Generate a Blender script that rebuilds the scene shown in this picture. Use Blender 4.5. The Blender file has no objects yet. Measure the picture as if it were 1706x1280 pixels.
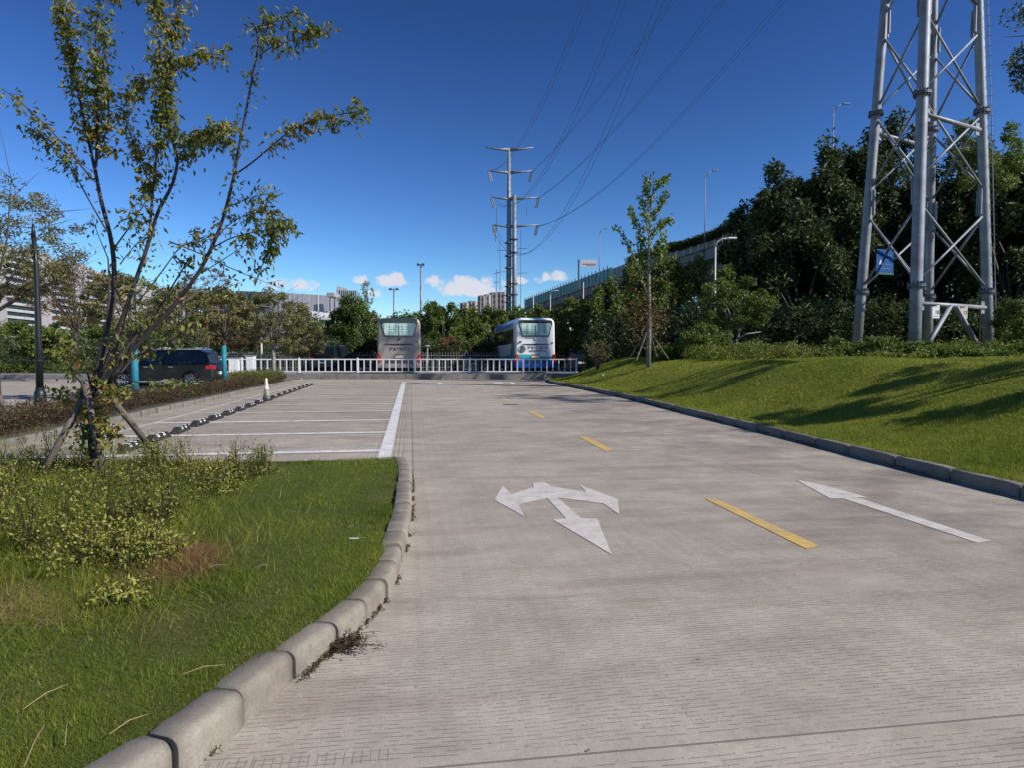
import bpy, math, random
import numpy as np
from mathutils import Vector, Matrix
random.seed(7)
R = np.random.RandomState
S = bpy.context.scene
COL = S.collection
rad = math.radians

# ---------------------------------------------------------------- camera, world, sun, exposure
F, CX, CY, PITCH, EYE = 1130.0, 853.0, 640.0, math.atan(48/1130.0), 1.4
cd = bpy.data.cameras.new('camera'); cam = bpy.data.objects.new('camera', cd); COL.objects.link(cam)
cam.location = (0, 0, EYE); cam.rotation_euler = (math.pi/2-PITCH, 0, 0)
cd.sensor_width = 36; cd.lens = 36*F/1706; cd.clip_start = .05; cd.clip_end = 6000
S.camera = cam
SUN_DIR = Vector((.925, -.38, 0)).normalized()
SUN_EL = rad(36)
SV = Vector((SUN_DIR.x*math.cos(SUN_EL), SUN_DIR.y*math.cos(SUN_EL), math.sin(SUN_EL)))
sd = bpy.data.lights.new('sun', 'SUN'); sd.energy = 4.4; sd.angle = rad(.5); sd.color = (1, .945, .86)
so = bpy.data.objects.new('sun', sd); COL.objects.link(so)
so.rotation_euler = (-SV).to_track_quat('-Z', 'Y').to_euler()
S.view_settings.view_transform = 'Standard'; S.view_settings.look = 'None'
S.view_settings.exposure = 0.3; S.view_settings.gamma = 1; S.view_settings.use_curve_mapping = False
W = bpy.data.worlds.new('World'); S.world = W; W.use_nodes = True
def world():
    n = W.node_tree.nodes; l = W.node_tree.links; n.clear()
    out = n.new('ShaderNodeOutputWorld'); bg = n.new('ShaderNodeBackground'); bg.inputs[1].default_value = .09
    sky = n.new('ShaderNodeTexSky'); sky.sky_type = 'NISHITA'; sky.sun_disc = False
    sky.sun_elevation = SUN_EL; sky.sun_rotation = math.atan2(SV.x, SV.y)
    sky.air_density = 1.0; sky.dust_density = .05; sky.ozone_density = 4.5
    gm = n.new('ShaderNodeGamma'); gm.inputs[1].default_value = 1.85; l.new(sky.outputs[0], gm.inputs[0])
    vm = n.new('ShaderNodeVectorMath'); vm.operation = 'SCALE'; vm.inputs[3].default_value = .26; l.new(gm.outputs[0], vm.inputs[0]); sky.altitude = 0
    geo = n.new('ShaderNodeTexCoord'); sep = n.new('ShaderNodeSeparateXYZ'); l.new(geo.outputs['Generated'], sep.inputs[0])
    def m(op, a, b=None, c=None):
        k = n.new('ShaderNodeMath'); k.operation = op
        for i, v in enumerate((a, b, c)):
            if v is None: continue
            if isinstance(v, (int, float)): k.inputs[i].default_value = v
            else: l.new(v, k.inputs[i])
        return k.outputs[0]
    az = m('ARCTAN2', sep.outputs[0], sep.outputs[1]); el = m('ARCSINE', sep.outputs[2])
    nz = n.new('ShaderNodeTexNoise'); nz.inputs['Scale'].default_value = 34; nz.inputs['Detail'].default_value = 7; nz.inputs['Roughness'].default_value = .6
    l.new(geo.outputs['Generated'], nz.inputs['Vector'])
    tot = None
    for (px, py, w, h, s) in ((782, 482, 62, 17, 1.0), (815, 474, 30, 12, .8), (745, 478, 30, 13, .7), (650, 470, 27, 12, .95), (598, 469, 16, 9, .7), (932, 463, 24, 9, .95), (480, 477, 34, 11, .75),
                              (868, 468, 26, 8, .6), (620, 490, 20, 6, .4), (1330, 440, 90, 20, .5), (-200, 440, 160, 26, .9), (2100, 430, 200, 30, .8), (60, 470, 90, 14, .5)):
        a0 = math.atan((px-853)/1130.0); e0 = math.atan((592-py)/1130.0*math.cos(a0))
        da = m('DIVIDE', m('SUBTRACT', az, a0), 1.2*w/1130.0*math.cos(a0)**2); de = m('DIVIDE', m('SUBTRACT', el, e0), 1.3*h/1130.0)
        de = m('MULTIPLY', de, m('ADD', 1.0, m('MULTIPLY', m('LESS_THAN', de, 0.0), .7)))
        r2 = m('ADD', m('MULTIPLY', da, da), m('MULTIPLY', de, de))
        v = m('MULTIPLY', m('SUBTRACT', 1.15, r2), s)
        tot = v if tot is None else m('MAXIMUM', tot, v)
    dens = m('ADD', tot, m('MULTIPLY', m('SUBTRACT', nz.outputs[0], .52), 4.6))
    mr = n.new('ShaderNodeMapRange'); mr.interpolation_type = 'SMOOTHSTEP'; l.new(dens, mr.inputs[0]); mr.inputs[1].default_value = -.05; mr.inputs[2].default_value = .8; mr.inputs[4].default_value = .93
    mix = n.new('ShaderNodeMix'); mix.data_type = 'RGBA'; l.new(mr.outputs[0], mix.inputs[0]); l.new(vm.outputs[0], mix.inputs[6]); mix.inputs[7].default_value = (6.6, 6.7, 7.4, 1)
    l.new(mix.outputs[2], bg.inputs[0]); l.new(bg.outputs[0], out.inputs[0])
world()

# ---------------------------------------------------------------- helpers
def D(px, py, Y):
    "world point seen in direction (px,py) of the photograph at distance Y in front"
    u = (px-CX)/F; v = (CY-py)/F; c, s = math.cos(PITCH), math.sin(PITCH)
    d = Vector((u, c+v*s, -s+v*c)); return Vector((0, 0, EYE)) + d*(Y/d.y)
def G(px, py, z=0.0):
    u = (px-CX)/F; v = (CY-py)/F; c, s = math.cos(PITCH), math.sin(PITCH)
    d = Vector((u, c+v*s, -s+v*c)); return Vector((0, 0, EYE)) + d*((z-EYE)/d.z)
TH = rad(8.5)
AX = Vector((-math.sin(TH), math.cos(TH), 0)); RX = Vector((math.cos(TH), math.sin(TH), 0))
def UV(u, v, z=0.0): return RX*u + AX*v + Vector((0, 0, z))
def toUV(p): return p.dot(RX), p.dot(AX)

def smooth(t): t = np.clip(t, 0, 1); return t*t*(3-2*t)

class MB:
    def __init__(s): s.v = []; s.f = []
    def add(s, vs, fs):
        b = len(s.v); s.v += [tuple(p) for p in vs]; s.f += [tuple(i+b for i in f) for f in fs]; return s
    def box(s, c, h, M=None):
        c = Vector(c); vs = []
        for x in (-1, 1):
            for y in (-1, 1):
                for z in (-1, 1):
                    p = Vector((x*h[0], y*h[1], z*h[2]))
                    if M is not None: p = M @ p
                    vs.append(c+p)
        return s.add(vs, [(0, 1, 3, 2), (4, 6, 7, 5), (0, 4, 5, 1), (2, 3, 7, 6), (0, 2, 6, 4), (1, 5, 7, 3)])
    def bx(s, x0, x1, y0, y1, z0, z1): return s.box(((x0+x1)/2, (y0+y1)/2, (z0+z1)/2), (abs(x1-x0)/2, abs(y1-y0)/2, abs(z1-z0)/2))
    def tube(s, pts, rs, n=8, cap=True):
        pts = [Vector(p) for p in pts]
        if not isinstance(rs, (list, tuple)): rs = [rs]*len(pts)
        vs = []; fs = []; prev = None
        for i, p in enumerate(pts):
            t = (pts[min(i+1, len(pts)-1)]-pts[max(i-1, 0)])
            t = t.normalized() if t.length > 1e-9 else Vector((0, 0, 1))
            if prev is None:
                a = Vector((0, 0, 1)) if abs(t.z) < .9 else Vector((1, 0, 0)); x = t.cross(a).normalized()
            else:
                x = (prev - t*prev.dot(t)).normalized()
            prev = x; y = t.cross(x)
            for k in range(n):
                a = 2*math.pi*k/n; vs.append(p + (x*math.cos(a)+y*math.sin(a))*rs[i])
        for i in range(len(pts)-1):
            for k in range(n):
                fs.append((i*n+k, i*n+(k+1) % n, (i+1)*n+(k+1) % n, (i+1)*n+k))
        if cap: fs.append(tuple(range(n))[::-1]); fs.append(tuple((len(pts)-1)*n+k for k in range(n)))
        return s.add(vs, fs)
    def prism(s, poly, axis, a, b):
        "poly of 2D points extruded along axis ('x','y','z') from a to b"
        n = len(poly)
        def P(q, t): return (t, q[0], q[1]) if axis == 'x' else (q[0], t, q[1]) if axis == 'y' else (q[0], q[1], t)
        vs = [P(q, a) for q in poly]+[P(q, b) for q in poly]
        fs = [tuple(range(n)), tuple(range(n, 2*n))[::-1]]+[(i, i+n, (i+1) % n+n, (i+1) % n) for i in range(n)]
        return s.add(vs, fs)
    def mesh(s, name, smooth_=False):
        m = bpy.data.meshes.new(name); m.from_pydata(s.v, [], s.f)
        if smooth_: m.polygons.foreach_set('use_smooth', [True]*len(m.polygons))
        m.update(); return m
    def build(s, name, mat=None, parent=None, smooth_=False, bev=0, fix=True):
        m = s.mesh(name, smooth_)
        if fix:
            import bmesh
            bm = bmesh.new(); bm.from_mesh(m); bmesh.ops.recalc_face_normals(bm, faces=bm.faces); bm.to_mesh(m); bm.free()
        return link(name, m, mat, parent, bev)
def link(name, m, mat=None, parent=None, bev=0):
    o = bpy.data.objects.new(name, m); COL.objects.link(o)
    if mat and not m.materials: m.materials.append(mat)
    if parent: o.parent = parent
    if bev:
        b = o.modifiers.new('bevel', 'BEVEL'); b.width = bev; b.segments = 2; b.limit_method = 'ANGLE'; b.angle_limit = rad(35)
    return o
def tag(o, label=None, cat=None, group=None, kind=None):
    if label: o['label'] = label
    if cat: o['category'] = cat
    if group: o['group'] = group
    if kind: o['kind'] = kind
    return o
def empty(name, loc=(0, 0, 0), rz=0, label=None, cat=None, group=None):
    o = bpy.data.objects.new(name, None); COL.objects.link(o); o.location = loc; o.rotation_euler = (0, 0, rz); o.empty_display_size = .2
    return tag(o, label, cat, group)
def kids(o): return [c for c in bpy.data.objects if c.parent == o]
def copy_tree(o, parent=None):
    c = o.copy(); COL.objects.link(c); c.parent = parent
    for ch in kids(o): copy_tree(ch, c)
    return c
def npmesh(name, V, Fq, tint=None, mat=None, parent=None, sm=False, col=None):
    "V (n,3), Fq (m,k) with k 3 or 4"
    m = bpy.data.meshes.new(name or 'leaf'); k = Fq.shape[1]
    m.vertices.add(len(V)); m.vertices.foreach_set('co', np.ascontiguousarray(V, dtype=np.float32).ravel())
    m.loops.add(Fq.size); m.loops.foreach_set('vertex_index', np.ascontiguousarray(Fq, dtype=np.int32).ravel())
    m.polygons.add(len(Fq)); m.polygons.foreach_set('loop_start', np.arange(0, Fq.size, k, dtype=np.int32))
    m.polygons.foreach_set('loop_total', np.full(len(Fq), k, dtype=np.int32))
    if sm: m.polygons.foreach_set('use_smooth', np.ones(len(Fq), dtype=bool))
    if tint is not None:
        a = m.attributes.new('tint', 'FLOAT', 'FACE'); a.data.foreach_set('value', np.asarray(tint, dtype=np.float32))
    m.update(calc_edges=True)
    if mat: m.materials.append(mat)
    return link(name, m, None, parent) if name else m

# ---------------------------------------------------------------- materials
def newmat(name):
    m = bpy.data.materials.new(name); m.use_nodes = True; nt = m.node_tree
    return m, nt, nt.nodes, nt.links, nt.nodes['Principled BSDF']
def nmath(nt, op, a, b=None, c=None):
    k = nt.nodes.new('ShaderNodeMath'); k.operation = op
    for i, v in enumerate((a, b, c)):
        if v is None: continue
        if isinstance(v, (int, float)): k.inputs[i].default_value = v
        else: nt.links.new(v, k.inputs[i])
    return k.outputs[0]
def nnoise(nt, vec, scale, detail=4, rough=.55, out=0):
    k = nt.nodes.new('ShaderNodeTexNoise'); k.inputs['Scale'].default_value = scale; k.inputs['Detail'].default_value = detail; k.inputs['Roughness'].default_value = rough
    if vec is not None: nt.links.new(vec, k.inputs['Vector'])
    return k.outputs[out]
def nramp(nt, fac, stops):
    k = nt.nodes.new('ShaderNodeValToRGB'); e = k.color_ramp.elements
    while len(e) < len(stops): e.new(.5)
    for i, (p, c) in enumerate(stops): e[i].position = p; e[i].color = (*c[:3], 1)
    nt.links.new(fac, k.inputs[0]); return k.outputs[0]
def nmix(nt, fac, a, b, blend='MIX'):
    k = nt.nodes.new('ShaderNodeMix'); k.data_type = 'RGBA'; k.blend_type = blend
    for i, v in ((0, fac), (6, a), (7, b)):
        if isinstance(v, (int, float)): k.inputs[i].default_value = v
        elif isinstance(v, tuple): k.inputs[i].default_value = (*v[:3], 1)
        else: nt.links.new(v, k.inputs[i])
    return k.outputs[2]
def nbump(nt, h, strength, dist, bsdf):
    k = nt.nodes.new('ShaderNodeBump'); k.inputs['Strength'].default_value = strength; k.inputs['Distance'].default_value = dist
    nt.links.new(h, k.inputs['Height']); nt.links.new(k.outputs[0], bsdf.inputs['Normal'])
def simple(name, col, rough=.6, metal=0, var=.15, scale=6, bump=0, spec=.5, coat=0, detail=4):
    m, nt, n, l, b = newmat(name)
    b.inputs['Roughness'].default_value = rough; b.inputs['Metallic'].default_value = metal
    b.inputs['Specular IOR Level'].default_value = spec; b.inputs['Coat Weight'].default_value = coat
    tc = n.new('ShaderNodeTexCoord'); f = nnoise(nt, tc.outputs['Object'], scale, detail, .6)
    lo = tuple(c*(1-var) for c in col); hi = tuple(min(1, c*(1+var)) for c in col)
    l.new(nramp(nt, f, [(.3, lo), (.7, hi)]), b.inputs['Base Color'])
    if bump: nbump(nt, f, bump, .02, b)
    return m
def leafmat(name, stops, rough=.5, trans=.25, spec=.4):
    m, nt, n, l, b = newmat(name)
    at = n.new('ShaderNodeAttribute'); at.attribute_name = 'tint'
    c = nramp(nt, at.outputs['Fac'], stops)
    l.new(c, b.inputs['Base Color']); b.inputs['Roughness'].default_value = rough; b.inputs['Specular IOR Level'].default_value = spec
    tr = n.new('ShaderNodeBsdfTranslucent'); l.new(nmix(nt, .3, c, (.25, .35, .03)), tr.inputs[0])
    mx = n.new('ShaderNodeMixShader'); mx.inputs[0].default_value = trans
    l.new(b.outputs[0], mx.inputs[1]); l.new(tr.outputs[0], mx.inputs[2]); l.new(mx.outputs[0], n['Material Output'].inputs[0])
    return m
def bark(name, a, b_, scale=14):
    m, nt, n, l, b = newmat(name); tc = n.new('ShaderNodeTexCoord')
    mp = n.new('ShaderNodeMapping'); mp.inputs['Scale'].default_value = (1, 1, .35); l.new(tc.outputs['Object'], mp.inputs[0])
    f = nnoise(nt, mp.outputs[0], scale, 6, .7); l.new(nramp(nt, f, [(.3, a), (.7, b_)]), b.inputs['Base Color'])
    b.inputs['Roughness'].default_value = .85; nbump(nt, f, .6, .02, b); return m
M = {}
M['leaf_dark'] = leafmat('dark broad leaves', [(0, (.02, .032, .013)), (.6, (.055, .08, .03)), (1, (.11, .145, .06))], .55, .15, .25)
M['leaf_mid'] = leafmat('mid green leaves', [(0, (.045, .07, .014)), (.6, (.135, .18, .034)), (1, (.24, .28, .06))], .5, .3)
M['leaf_lush'] = leafmat('fresh green leaves', [(0, (.045, .08, .014)), (.6, (.12, .18, .03)), (1, (.21, .28, .055))], .5, .3)
M['leaf_olive'] = leafmat('olive autumn leaves', [(0, (.08, .08, .028)), (.5, (.20, .19, .075)), (.85, (.30, .26, .11)), (1, (.30, .16, .08))], .6, .3)
M['leaf_rust'] = leafmat('rusty leaves', [(0, (.08, .04, .02)), (.5, (.19, .09, .035)), (1, (.24, .16, .05))], .6, .3)
M['leaf_cherry'] = leafmat('yellowing green leaves', [(0, (.06, .085, .02)), (.45, (.15, .17, .035)), (.8, (.27, .24, .05)), (.93, (.36, .21, .045)), (1, (.36, .12, .045))], .5, .35)
M['leaf_redhedge'] = leafmat('dark red and olive leaves', [(0, (.02, .012, .008)), (.4, (.06, .03, .018)), (.7, (.055, .05, .018)), (1, (.09, .10, .025))], .6, .2)
M['leaf_hedge'] = leafmat('olive red hedge leaves', [(0, (.03, .018, .012)), (.45, (.10, .045, .03)), (.65, (.075, .07, .022)), (1, (.14, .15, .04))], .6, .2)
M['leaf_weed'] = leafmat('weed leaves', [(0, (.055, .08, .016)), (.45, (.17, .19, .03)), (.8, (.34, .34, .06)), (1, (.46, .40, .12))], .55, .35)
M['straw'] = leafmat('dry straw', [(0, (.16, .075, .04)), (.5, (.30, .16, .08)), (1, (.36, .27, .14))], .8, .15)
M['brown'] = leafmat('dry brown weed', [(0, (.05, .032, .02)), (.6, (.12, .075, .04)), (1, (.08, .10, .03))], .8, .1)
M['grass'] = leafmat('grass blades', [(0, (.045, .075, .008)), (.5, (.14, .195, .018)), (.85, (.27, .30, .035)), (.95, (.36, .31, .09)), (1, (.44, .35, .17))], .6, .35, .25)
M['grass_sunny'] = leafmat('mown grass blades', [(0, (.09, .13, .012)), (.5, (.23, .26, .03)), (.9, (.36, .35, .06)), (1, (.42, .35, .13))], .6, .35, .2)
M['bark'] = bark('grey bark', (.035, .026, .022), (.13, .10, .085))
M['bark_dark'] = bark('dark purple bark', (.022, .015, .016), (.085, .062, .06), 22)
M['bark_pale'] = bark('pale bark', (.13, .12, .10), (.32, .30, .26))
M['stake'] = bark('weathered timber', (.07, .055, .042), (.19, .155, .12), 20)
M['galv'] = simple('galvanised steel', (.235, .245, .27), .55, .3, .3, 1.6)
M['steel_dark'] = simple('dark steel', (.10, .105, .12), .5, .4)
M['white_paint'] = simple('white painted steel', (.80, .80, .78), .45, 0, .08, 3)
M['black_post'] = simple('black green painted post', (.012, .016, .017), .45, 0, .3)
M['rubber'] = simple('black rubber', (.02, .019, .02), .75, 0, .35, 12, .2)
M['glass_dark'] = simple('dark glass', (.012, .017, .02), .08, 0, .1, 2, spec=.8)
M['chrome'] = simple('bright metal', (.6, .6, .6), .25, .9, .05)
M['red_lamp'] = simple('red lamp plastic', (.45, .01, .015), .2, 0, .2, 30, spec=.7)
M['teal_wrap'] = simple('teal trunk wrap', (.012, .20, .27), .7, 0, .25, 9, .3)
# ---------------------------------------------------------------- ground materials
def concrete_road():
    m, nt, n, l, b = newmat('grooved concrete'); tc = n.new('ShaderNodeTexCoord')
    mp = n.new('ShaderNodeMapping'); mp.vector_type = 'POINT'; mp.inputs['Rotation'].default_value = (0, 0, -TH); l.new(tc.outputs['Object'], mp.inputs[0])
    P = mp.outputs[0]; sp = n.new('ShaderNodeSeparateXYZ'); l.new(P, sp.inputs[0]); u, v = sp.outputs[0], sp.outputs[1]
    mm = lambda *a: nmath(nt, *a)
    big = nnoise(nt, P, .35, 5, .6); mid = nnoise(nt, P, 2.2, 6, .65); fine = nnoise(nt, P, 120, 3, .7); gr = nnoise(nt, P, 38, 4, .7)
    c = nramp(nt, mid, [(.3, (.365, .327, .275)), (.7, (.50, .452, .382))])
    c = nmix(nt, 1.0, c, nramp(nt, big, [(.28, (.80, .78, .77)), (.55, (1, .99, .98))]), 'MULTIPLY')
    c = nmix(nt, 1.0, c, nramp(nt, fine, [(.25, (.78, .77, .76)), (.6, (1.08, 1.08, 1.08))]), 'MULTIPLY')
    c = nmix(nt, .8, c, nramp(nt, gr, [(.3, (.86, .85, .84)), (.6, (1.04, 1.04, 1.04))]), 'MULTIPLY')
    # slabs: each bay its own tone
    slabv = mm('FLOOR', mm('DIVIDE', mm('ADD', v, 2.74), 5.0)); slabu = mm('FLOOR', mm('DIVIDE', mm('SUBTRACT', u, .02), 4.0))
    cmb = n.new('ShaderNodeCombineXYZ'); l.new(slabu, cmb.inputs[0]); l.new(slabv, cmb.inputs[1])
    wn = n.new('ShaderNodeTexWhiteNoise'); l.new(cmb.outputs[0], wn.inputs[0])
    c = nmix(nt, 1.0, c, nramp(nt, wn.outputs[0], [(0, (.93, .925, .92)), (1, (1.04, 1.035, 1.03))]), 'MULTIPLY')
    # streaky wear across the lane
    mp2 = n.new('ShaderNodeMapping'); mp2.inputs['Scale'].default_value = (.5, 3.4, 1); l.new(P, mp2.inputs[0])
    st = nnoise(nt, mp2.outputs[0], .9, 5, .62); c = nmix(nt, 1.0, c, nramp(nt, st, [(.33, (.78, .76, .75)), (.5, (1, 1, 1))]), 'MULTIPLY')
    # transverse broom grooves, dashed
    vw = mm('ADD', v, mm('MULTIPLY', nnoise(nt, P, .55, 3, .5), .16))
    row = mm('FLOOR', mm('DIVIDE', vw, .028)); fr = mm('FRACT', mm('DIVIDE', vw, .028))
    line = mm('LESS_THAN', fr, .2)
    rr = n.new('ShaderNodeTexWhiteNoise'); rr.noise_dimensions = '1D'; l.new(row, rr.inputs['W'])
    dash = mm('LESS_THAN', mm('FRACT', mm('ADD', mm('DIVIDE', u, .21), mm('MULTIPLY', mm('MODULO', row, 2.0), .5))), .76)
    keep = mm('GREATER_THAN', nnoise(nt, P, .9, 4, .6), .38)
    keep2 = mm('GREATER_THAN', nnoise(nt, P, 16, 3, .7), .42)
    solid = mm('GREATER_THAN', rr.outputs[0], .86)
    g1 = mm('MULTIPLY', mm('MULTIPLY', line, mm('MAXIMUM', mm('MULTIPLY', dash, keep2), solid)), keep)
    vgate = mm('MAXIMUM', mm('GREATER_THAN', v, 7.26), mm('LESS_THAN', v, 2.42))
    strip = mm('MULTIPLY', vgate, mm('MULTIPLY', mm('GREATER_THAN', u, -.50), mm('LESS_THAN', u, -.06)))
    g2 = mm('MULTIPLY', mm('LESS_THAN', mm('FRACT', mm('DIVIDE', u, .062)), .24), mm('MULTIPLY', strip, mm('GREATER_THAN', v, 5.0)))
    g2n = mm('MULTIPLY', mm('LESS_THAN', mm('FRACT', mm('DIVIDE', u, .030)), .13), mm('MULTIPLY', mm('LESS_THAN', v, 2.40), mm('LESS_THAN', u, -.085)))
    g2 = mm('MAXIMUM', g2, g2n)
    g2b = mm('MULTIPLY', mm('MULTIPLY', vgate, mm('LESS_THAN', u, -.50)), mm('MULTIPLY', mm('LESS_THAN', mm('FRACT', mm('DIVIDE', u, .05)), .12), .7))
    # bands without grooves beside the joints
    jv = mm('MULTIPLY', mm('ABSOLUTE', mm('SUBTRACT', mm('FRACT', mm('DIVIDE', mm('ADD', v, 2.74), 5.0)), .5)), 5.0)   # 2.5 at a joint
    nearj = mm('LESS_THAN', jv, 2.44)
    g = mm('MULTIPLY', mm('MAXIMUM', g1, mm('MAXIMUM', g2, g2b)), nearj)
    jl = mm('GREATER_THAN', jv, 2.494)
    ju = mm('MULTIPLY', mm('LESS_THAN', mm('ABSOLUTE', mm('SUBTRACT', u, .02)), .007), mm('GREATER_THAN', v, 7.26))
    ju2 = mm('GREATER_THAN', mm('MULTIPLY', mm('ABSOLUTE', mm('SUBTRACT', mm('FRACT', mm('DIVIDE', mm('SUBTRACT', u, .02), 4.0)), .5)), 4.0), 1.995)
    ju2 = mm('MULTIPLY', ju2, mm('GREATER_THAN', v, 7.26))
    J = mm('MAXIMUM', mm('MAXIMUM', jl, ju), ju2)
    c = nmix(nt, mm('MULTIPLY', g, mm('ADD', .06, mm('MULTIPLY', nnoise(nt, P, 1.6, 3, .6), .78))), c, (.07, .06, .055)); c = nmix(nt, mm('MULTIPLY', J, .6), c, (.05, .045, .04))
    # oily grime in shapes of its own on the wide right-hand lane, and in scattered patches
    rg = n.new('ShaderNodeMapRange'); rg.interpolation_type = 'SMOOTHSTEP'; l.new(u, rg.inputs[0]); rg.inputs[1].default_value = 2.2; rg.inputs[2].default_value = 5.2
    gp = nnoise(nt, P, .8, 6, .7); gd = nramp(nt, gp, [(.42, (0, 0, 0)), (.62, (1, 1, 1))])
    k1 = mm('MULTIPLY', mm('ADD', mm('MULTIPLY', rg.outputs[0], .55), .12), gd); c = nmix(nt, k1, c, (.13, .118, .105))
    sc_ = nnoise(nt, P, 5.5, 6, .75); c = nmix(nt, nramp(nt, sc_, [(.56, (0, 0, 0)), (.74, (.42, .42, .42))]), c, (.17, .15, .13))
    # hairline cracks and dark spots
    vo = n.new('ShaderNodeTexVoronoi'); vo.feature = 'DISTANCE_TO_EDGE'; vo.inputs['Scale'].default_value = .45
    wv = n.new('ShaderNodeVectorMath'); wv.operation = 'ADD'; l.new(P, wv.inputs[0]); l.new(nnoise(nt, P, 3.0, 4, .6, 1), wv.inputs[1]); l.new(wv.outputs[0], vo.inputs['Vector'])
    ck = mm('MULTIPLY', mm('LESS_THAN', vo.outputs[0], .006), mm('GREATER_THAN', big, .60))
    c = nmix(nt, mm('MULTIPLY', ck, .3), c, (.1, .09, .08))
    sp2 = mm('MULTIPLY', mm('GREATER_THAN', nnoise(nt, P, 46, 2, .5), .69), mm('GREATER_THAN', mid, .5))
    c = nmix(nt, mm('MULTIPLY', sp2, .55), c, (.09, .08, .075))
    l.new(c, b.inputs['Base Color']); b.inputs['Roughness'].default_value = .85; b.inputs['Specular IOR Level'].default_value = .3
    h = mm('SUBTRACT', mm('MULTIPLY', gr, .35), mm('MAXIMUM', g, J)); nbump(nt, h, .5, .004, b)
    return m
def turf(name, a, b_, c_):
    m, nt, n, l, b = newmat(name); tc = n.new('ShaderNodeTexCoord'); P = tc.outputs['Object']
    f = nmath(nt, 'ADD', nmath(nt, 'MULTIPLY', nnoise(nt, P, .8, 6, .7), .6), nmath(nt, 'MULTIPLY', nnoise(nt, P, 30, 4, .7), .4))
    l.new(nramp(nt, f, [(.32, a), (.5, b_), (.68, c_)]), b.inputs['Base Color']); b.inputs['Roughness'].default_value = .9; b.inputs['Specular IOR Level'].default_value = .15
    nbump(nt, nnoise(nt, P, 60, 4, .7), .8, .03, b); return m
def paint(name, col, wear=.5):
    m, nt, n, l, b = newmat(name); tc = n.new('ShaderNodeTexCoord'); P = tc.outputs['Object']
    f = nnoise(nt, P, 5, 7, .75); f2 = nnoise(nt, P, 90, 4, .75)
    k = nmath(nt, 'ADD', nmath(nt, 'MULTIPLY', f, .45), nmath(nt, 'MULTIPLY', f2, .55))
    c = nmix(nt, nramp(nt, k, [(.465-.05*wear, (.4, .4, .4)), (.51, (1, 1, 1))]), (.34, .31, .29), col)
    c = nmix(nt, 1.0, c, nramp(nt, f, [(.3, (.85, .85, .84)), (.7, (1, 1, 1))]), 'MULTIPLY')
    l.new(c, b.inputs['Base Color']); b.inputs['Roughness'].default_value = .7; return m
def kerbmat(name, a, b_):
    m, nt, n, l, b = newmat(name); tc = n.new('ShaderNodeTexCoord'); P = tc.outputs['Object']
    oi = n.new('ShaderNodeObjectInfo')
    f = nnoise(nt, P, 5, 6, .65); f2 = nnoise(nt, P, 90, 3, .7)
    c = nramp(nt, f, [(.3, a), (.7, b_)])
    c = nmix(nt, 1.0, c, nramp(nt, f2, [(.3, (.8, .79, .77)), (.6, (1.04, 1.04, 1.04))]), 'MULTIPLY')
    c = nmix(nt, 1.0, c, nramp(nt, oi.outputs['Random'], [(0, (.86, .85, .83)), (1, (1.05, 1.04, 1.03))]), 'MULTIPLY')
    c = nmix(nt, nramp(nt, nnoise(nt, P, 14, 5, .7), [(.58, (0, 0, 0)), (.7, (.5, .5, .5))]), c, (.12, .11, .09))
    l.new(c, b.inputs['Base Color']); b.inputs['Roughness'].default_value = .85; nbump(nt, f2, .35, .004, b); return m
M['road'] = concrete_road()
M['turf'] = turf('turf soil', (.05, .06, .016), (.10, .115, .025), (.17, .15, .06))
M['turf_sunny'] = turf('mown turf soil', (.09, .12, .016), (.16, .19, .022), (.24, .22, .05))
M['line_white'] = paint('worn white road paint', (.64, .60, .545), .8)
M['line_bright'] = paint('white road paint', (.78, .78, .76), .25)
M['line_yellow'] = paint('yellow road paint', (.66, .44, .10), .45)
M['line_pale'] = paint('faded yellow road paint', (.55, .45, .24), .8)
M['kerb'] = kerbmat('kerb concrete', (.20, .175, .14), (.33, .295, .245))
M['kerb_grey'] = kerbmat('weathered grey kerb concrete', (.16, .148, .128), (.25, .232, .205))
M['wall_conc'] = kerbmat('stained low wall concrete', (.17, .16, .145), (.30, .28, .255))
M['soil'] = simple('brown soil', (.09, .07, .05), .95, 0, .4, 20, .6)
M['pave'] = simple('pale asphalt', (.24, .23, .22), .9, 0, .2, 3, .2)
M['far_ground'] = turf('far scrub ground', (.03, .045, .015), (.055, .075, .022), (.09, .09, .04))

# ---------------------------------------------------------------- setting
def sheet(name, pts, z, mat):
    m = bpy.data.meshes.new(name); m.from_pydata([(p[0], p[1], z) for p in pts], [], [tuple(range(len(pts)))]); m.update()
    return tag(link(name, m, mat), kind='structure')
sheet('ground', [(-3000, -400), (3000, -400), (3000, 4500), (-3000, 4500)], -.06, M['far_ground'])
sheet('road', [(-60, -12), (22, -12), (22, 39.6), (-60, 39.6)], 0, M['road'])
def back_wall():
    r = tag(empty('retaining_kerb', (0, 0, 0)), kind='structure')
    x = -13.2; k = 0; rnd = random.Random(3)
    while x < 4.3:
        w = 1.0; mb = MB().bx(x+.006, x+w-.006, 39.52+rnd.uniform(0, .02), 39.85, -.05, .34+rnd.uniform(-.012, .012)); mb.build('kerb_block', M['wall_conc'], r, bev=.012); x += w
    return r
back_wall()
MB().bx(-60, 22, 39.85, 95, -.05, .29).build('back_pavement', M['pave'])['kind'] = 'structure'
sheet('back_verge', [(-60, 64), (-2, 64), (10, 60), (22, 60), (22, 94), (-60, 94)], .30, M['far_ground'])
# gully with dark opening at the end of the hedge
g = MB().bx(-13.6, -12.2, 39.2, 39.5, 0, .1); g.build('drain_inlet', M['kerb'], bev=.01); tag(bpy.data.objects['drain_inlet'], 'low concrete drain inlet at the far end of the planted hedge strip', 'drain')

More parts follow.
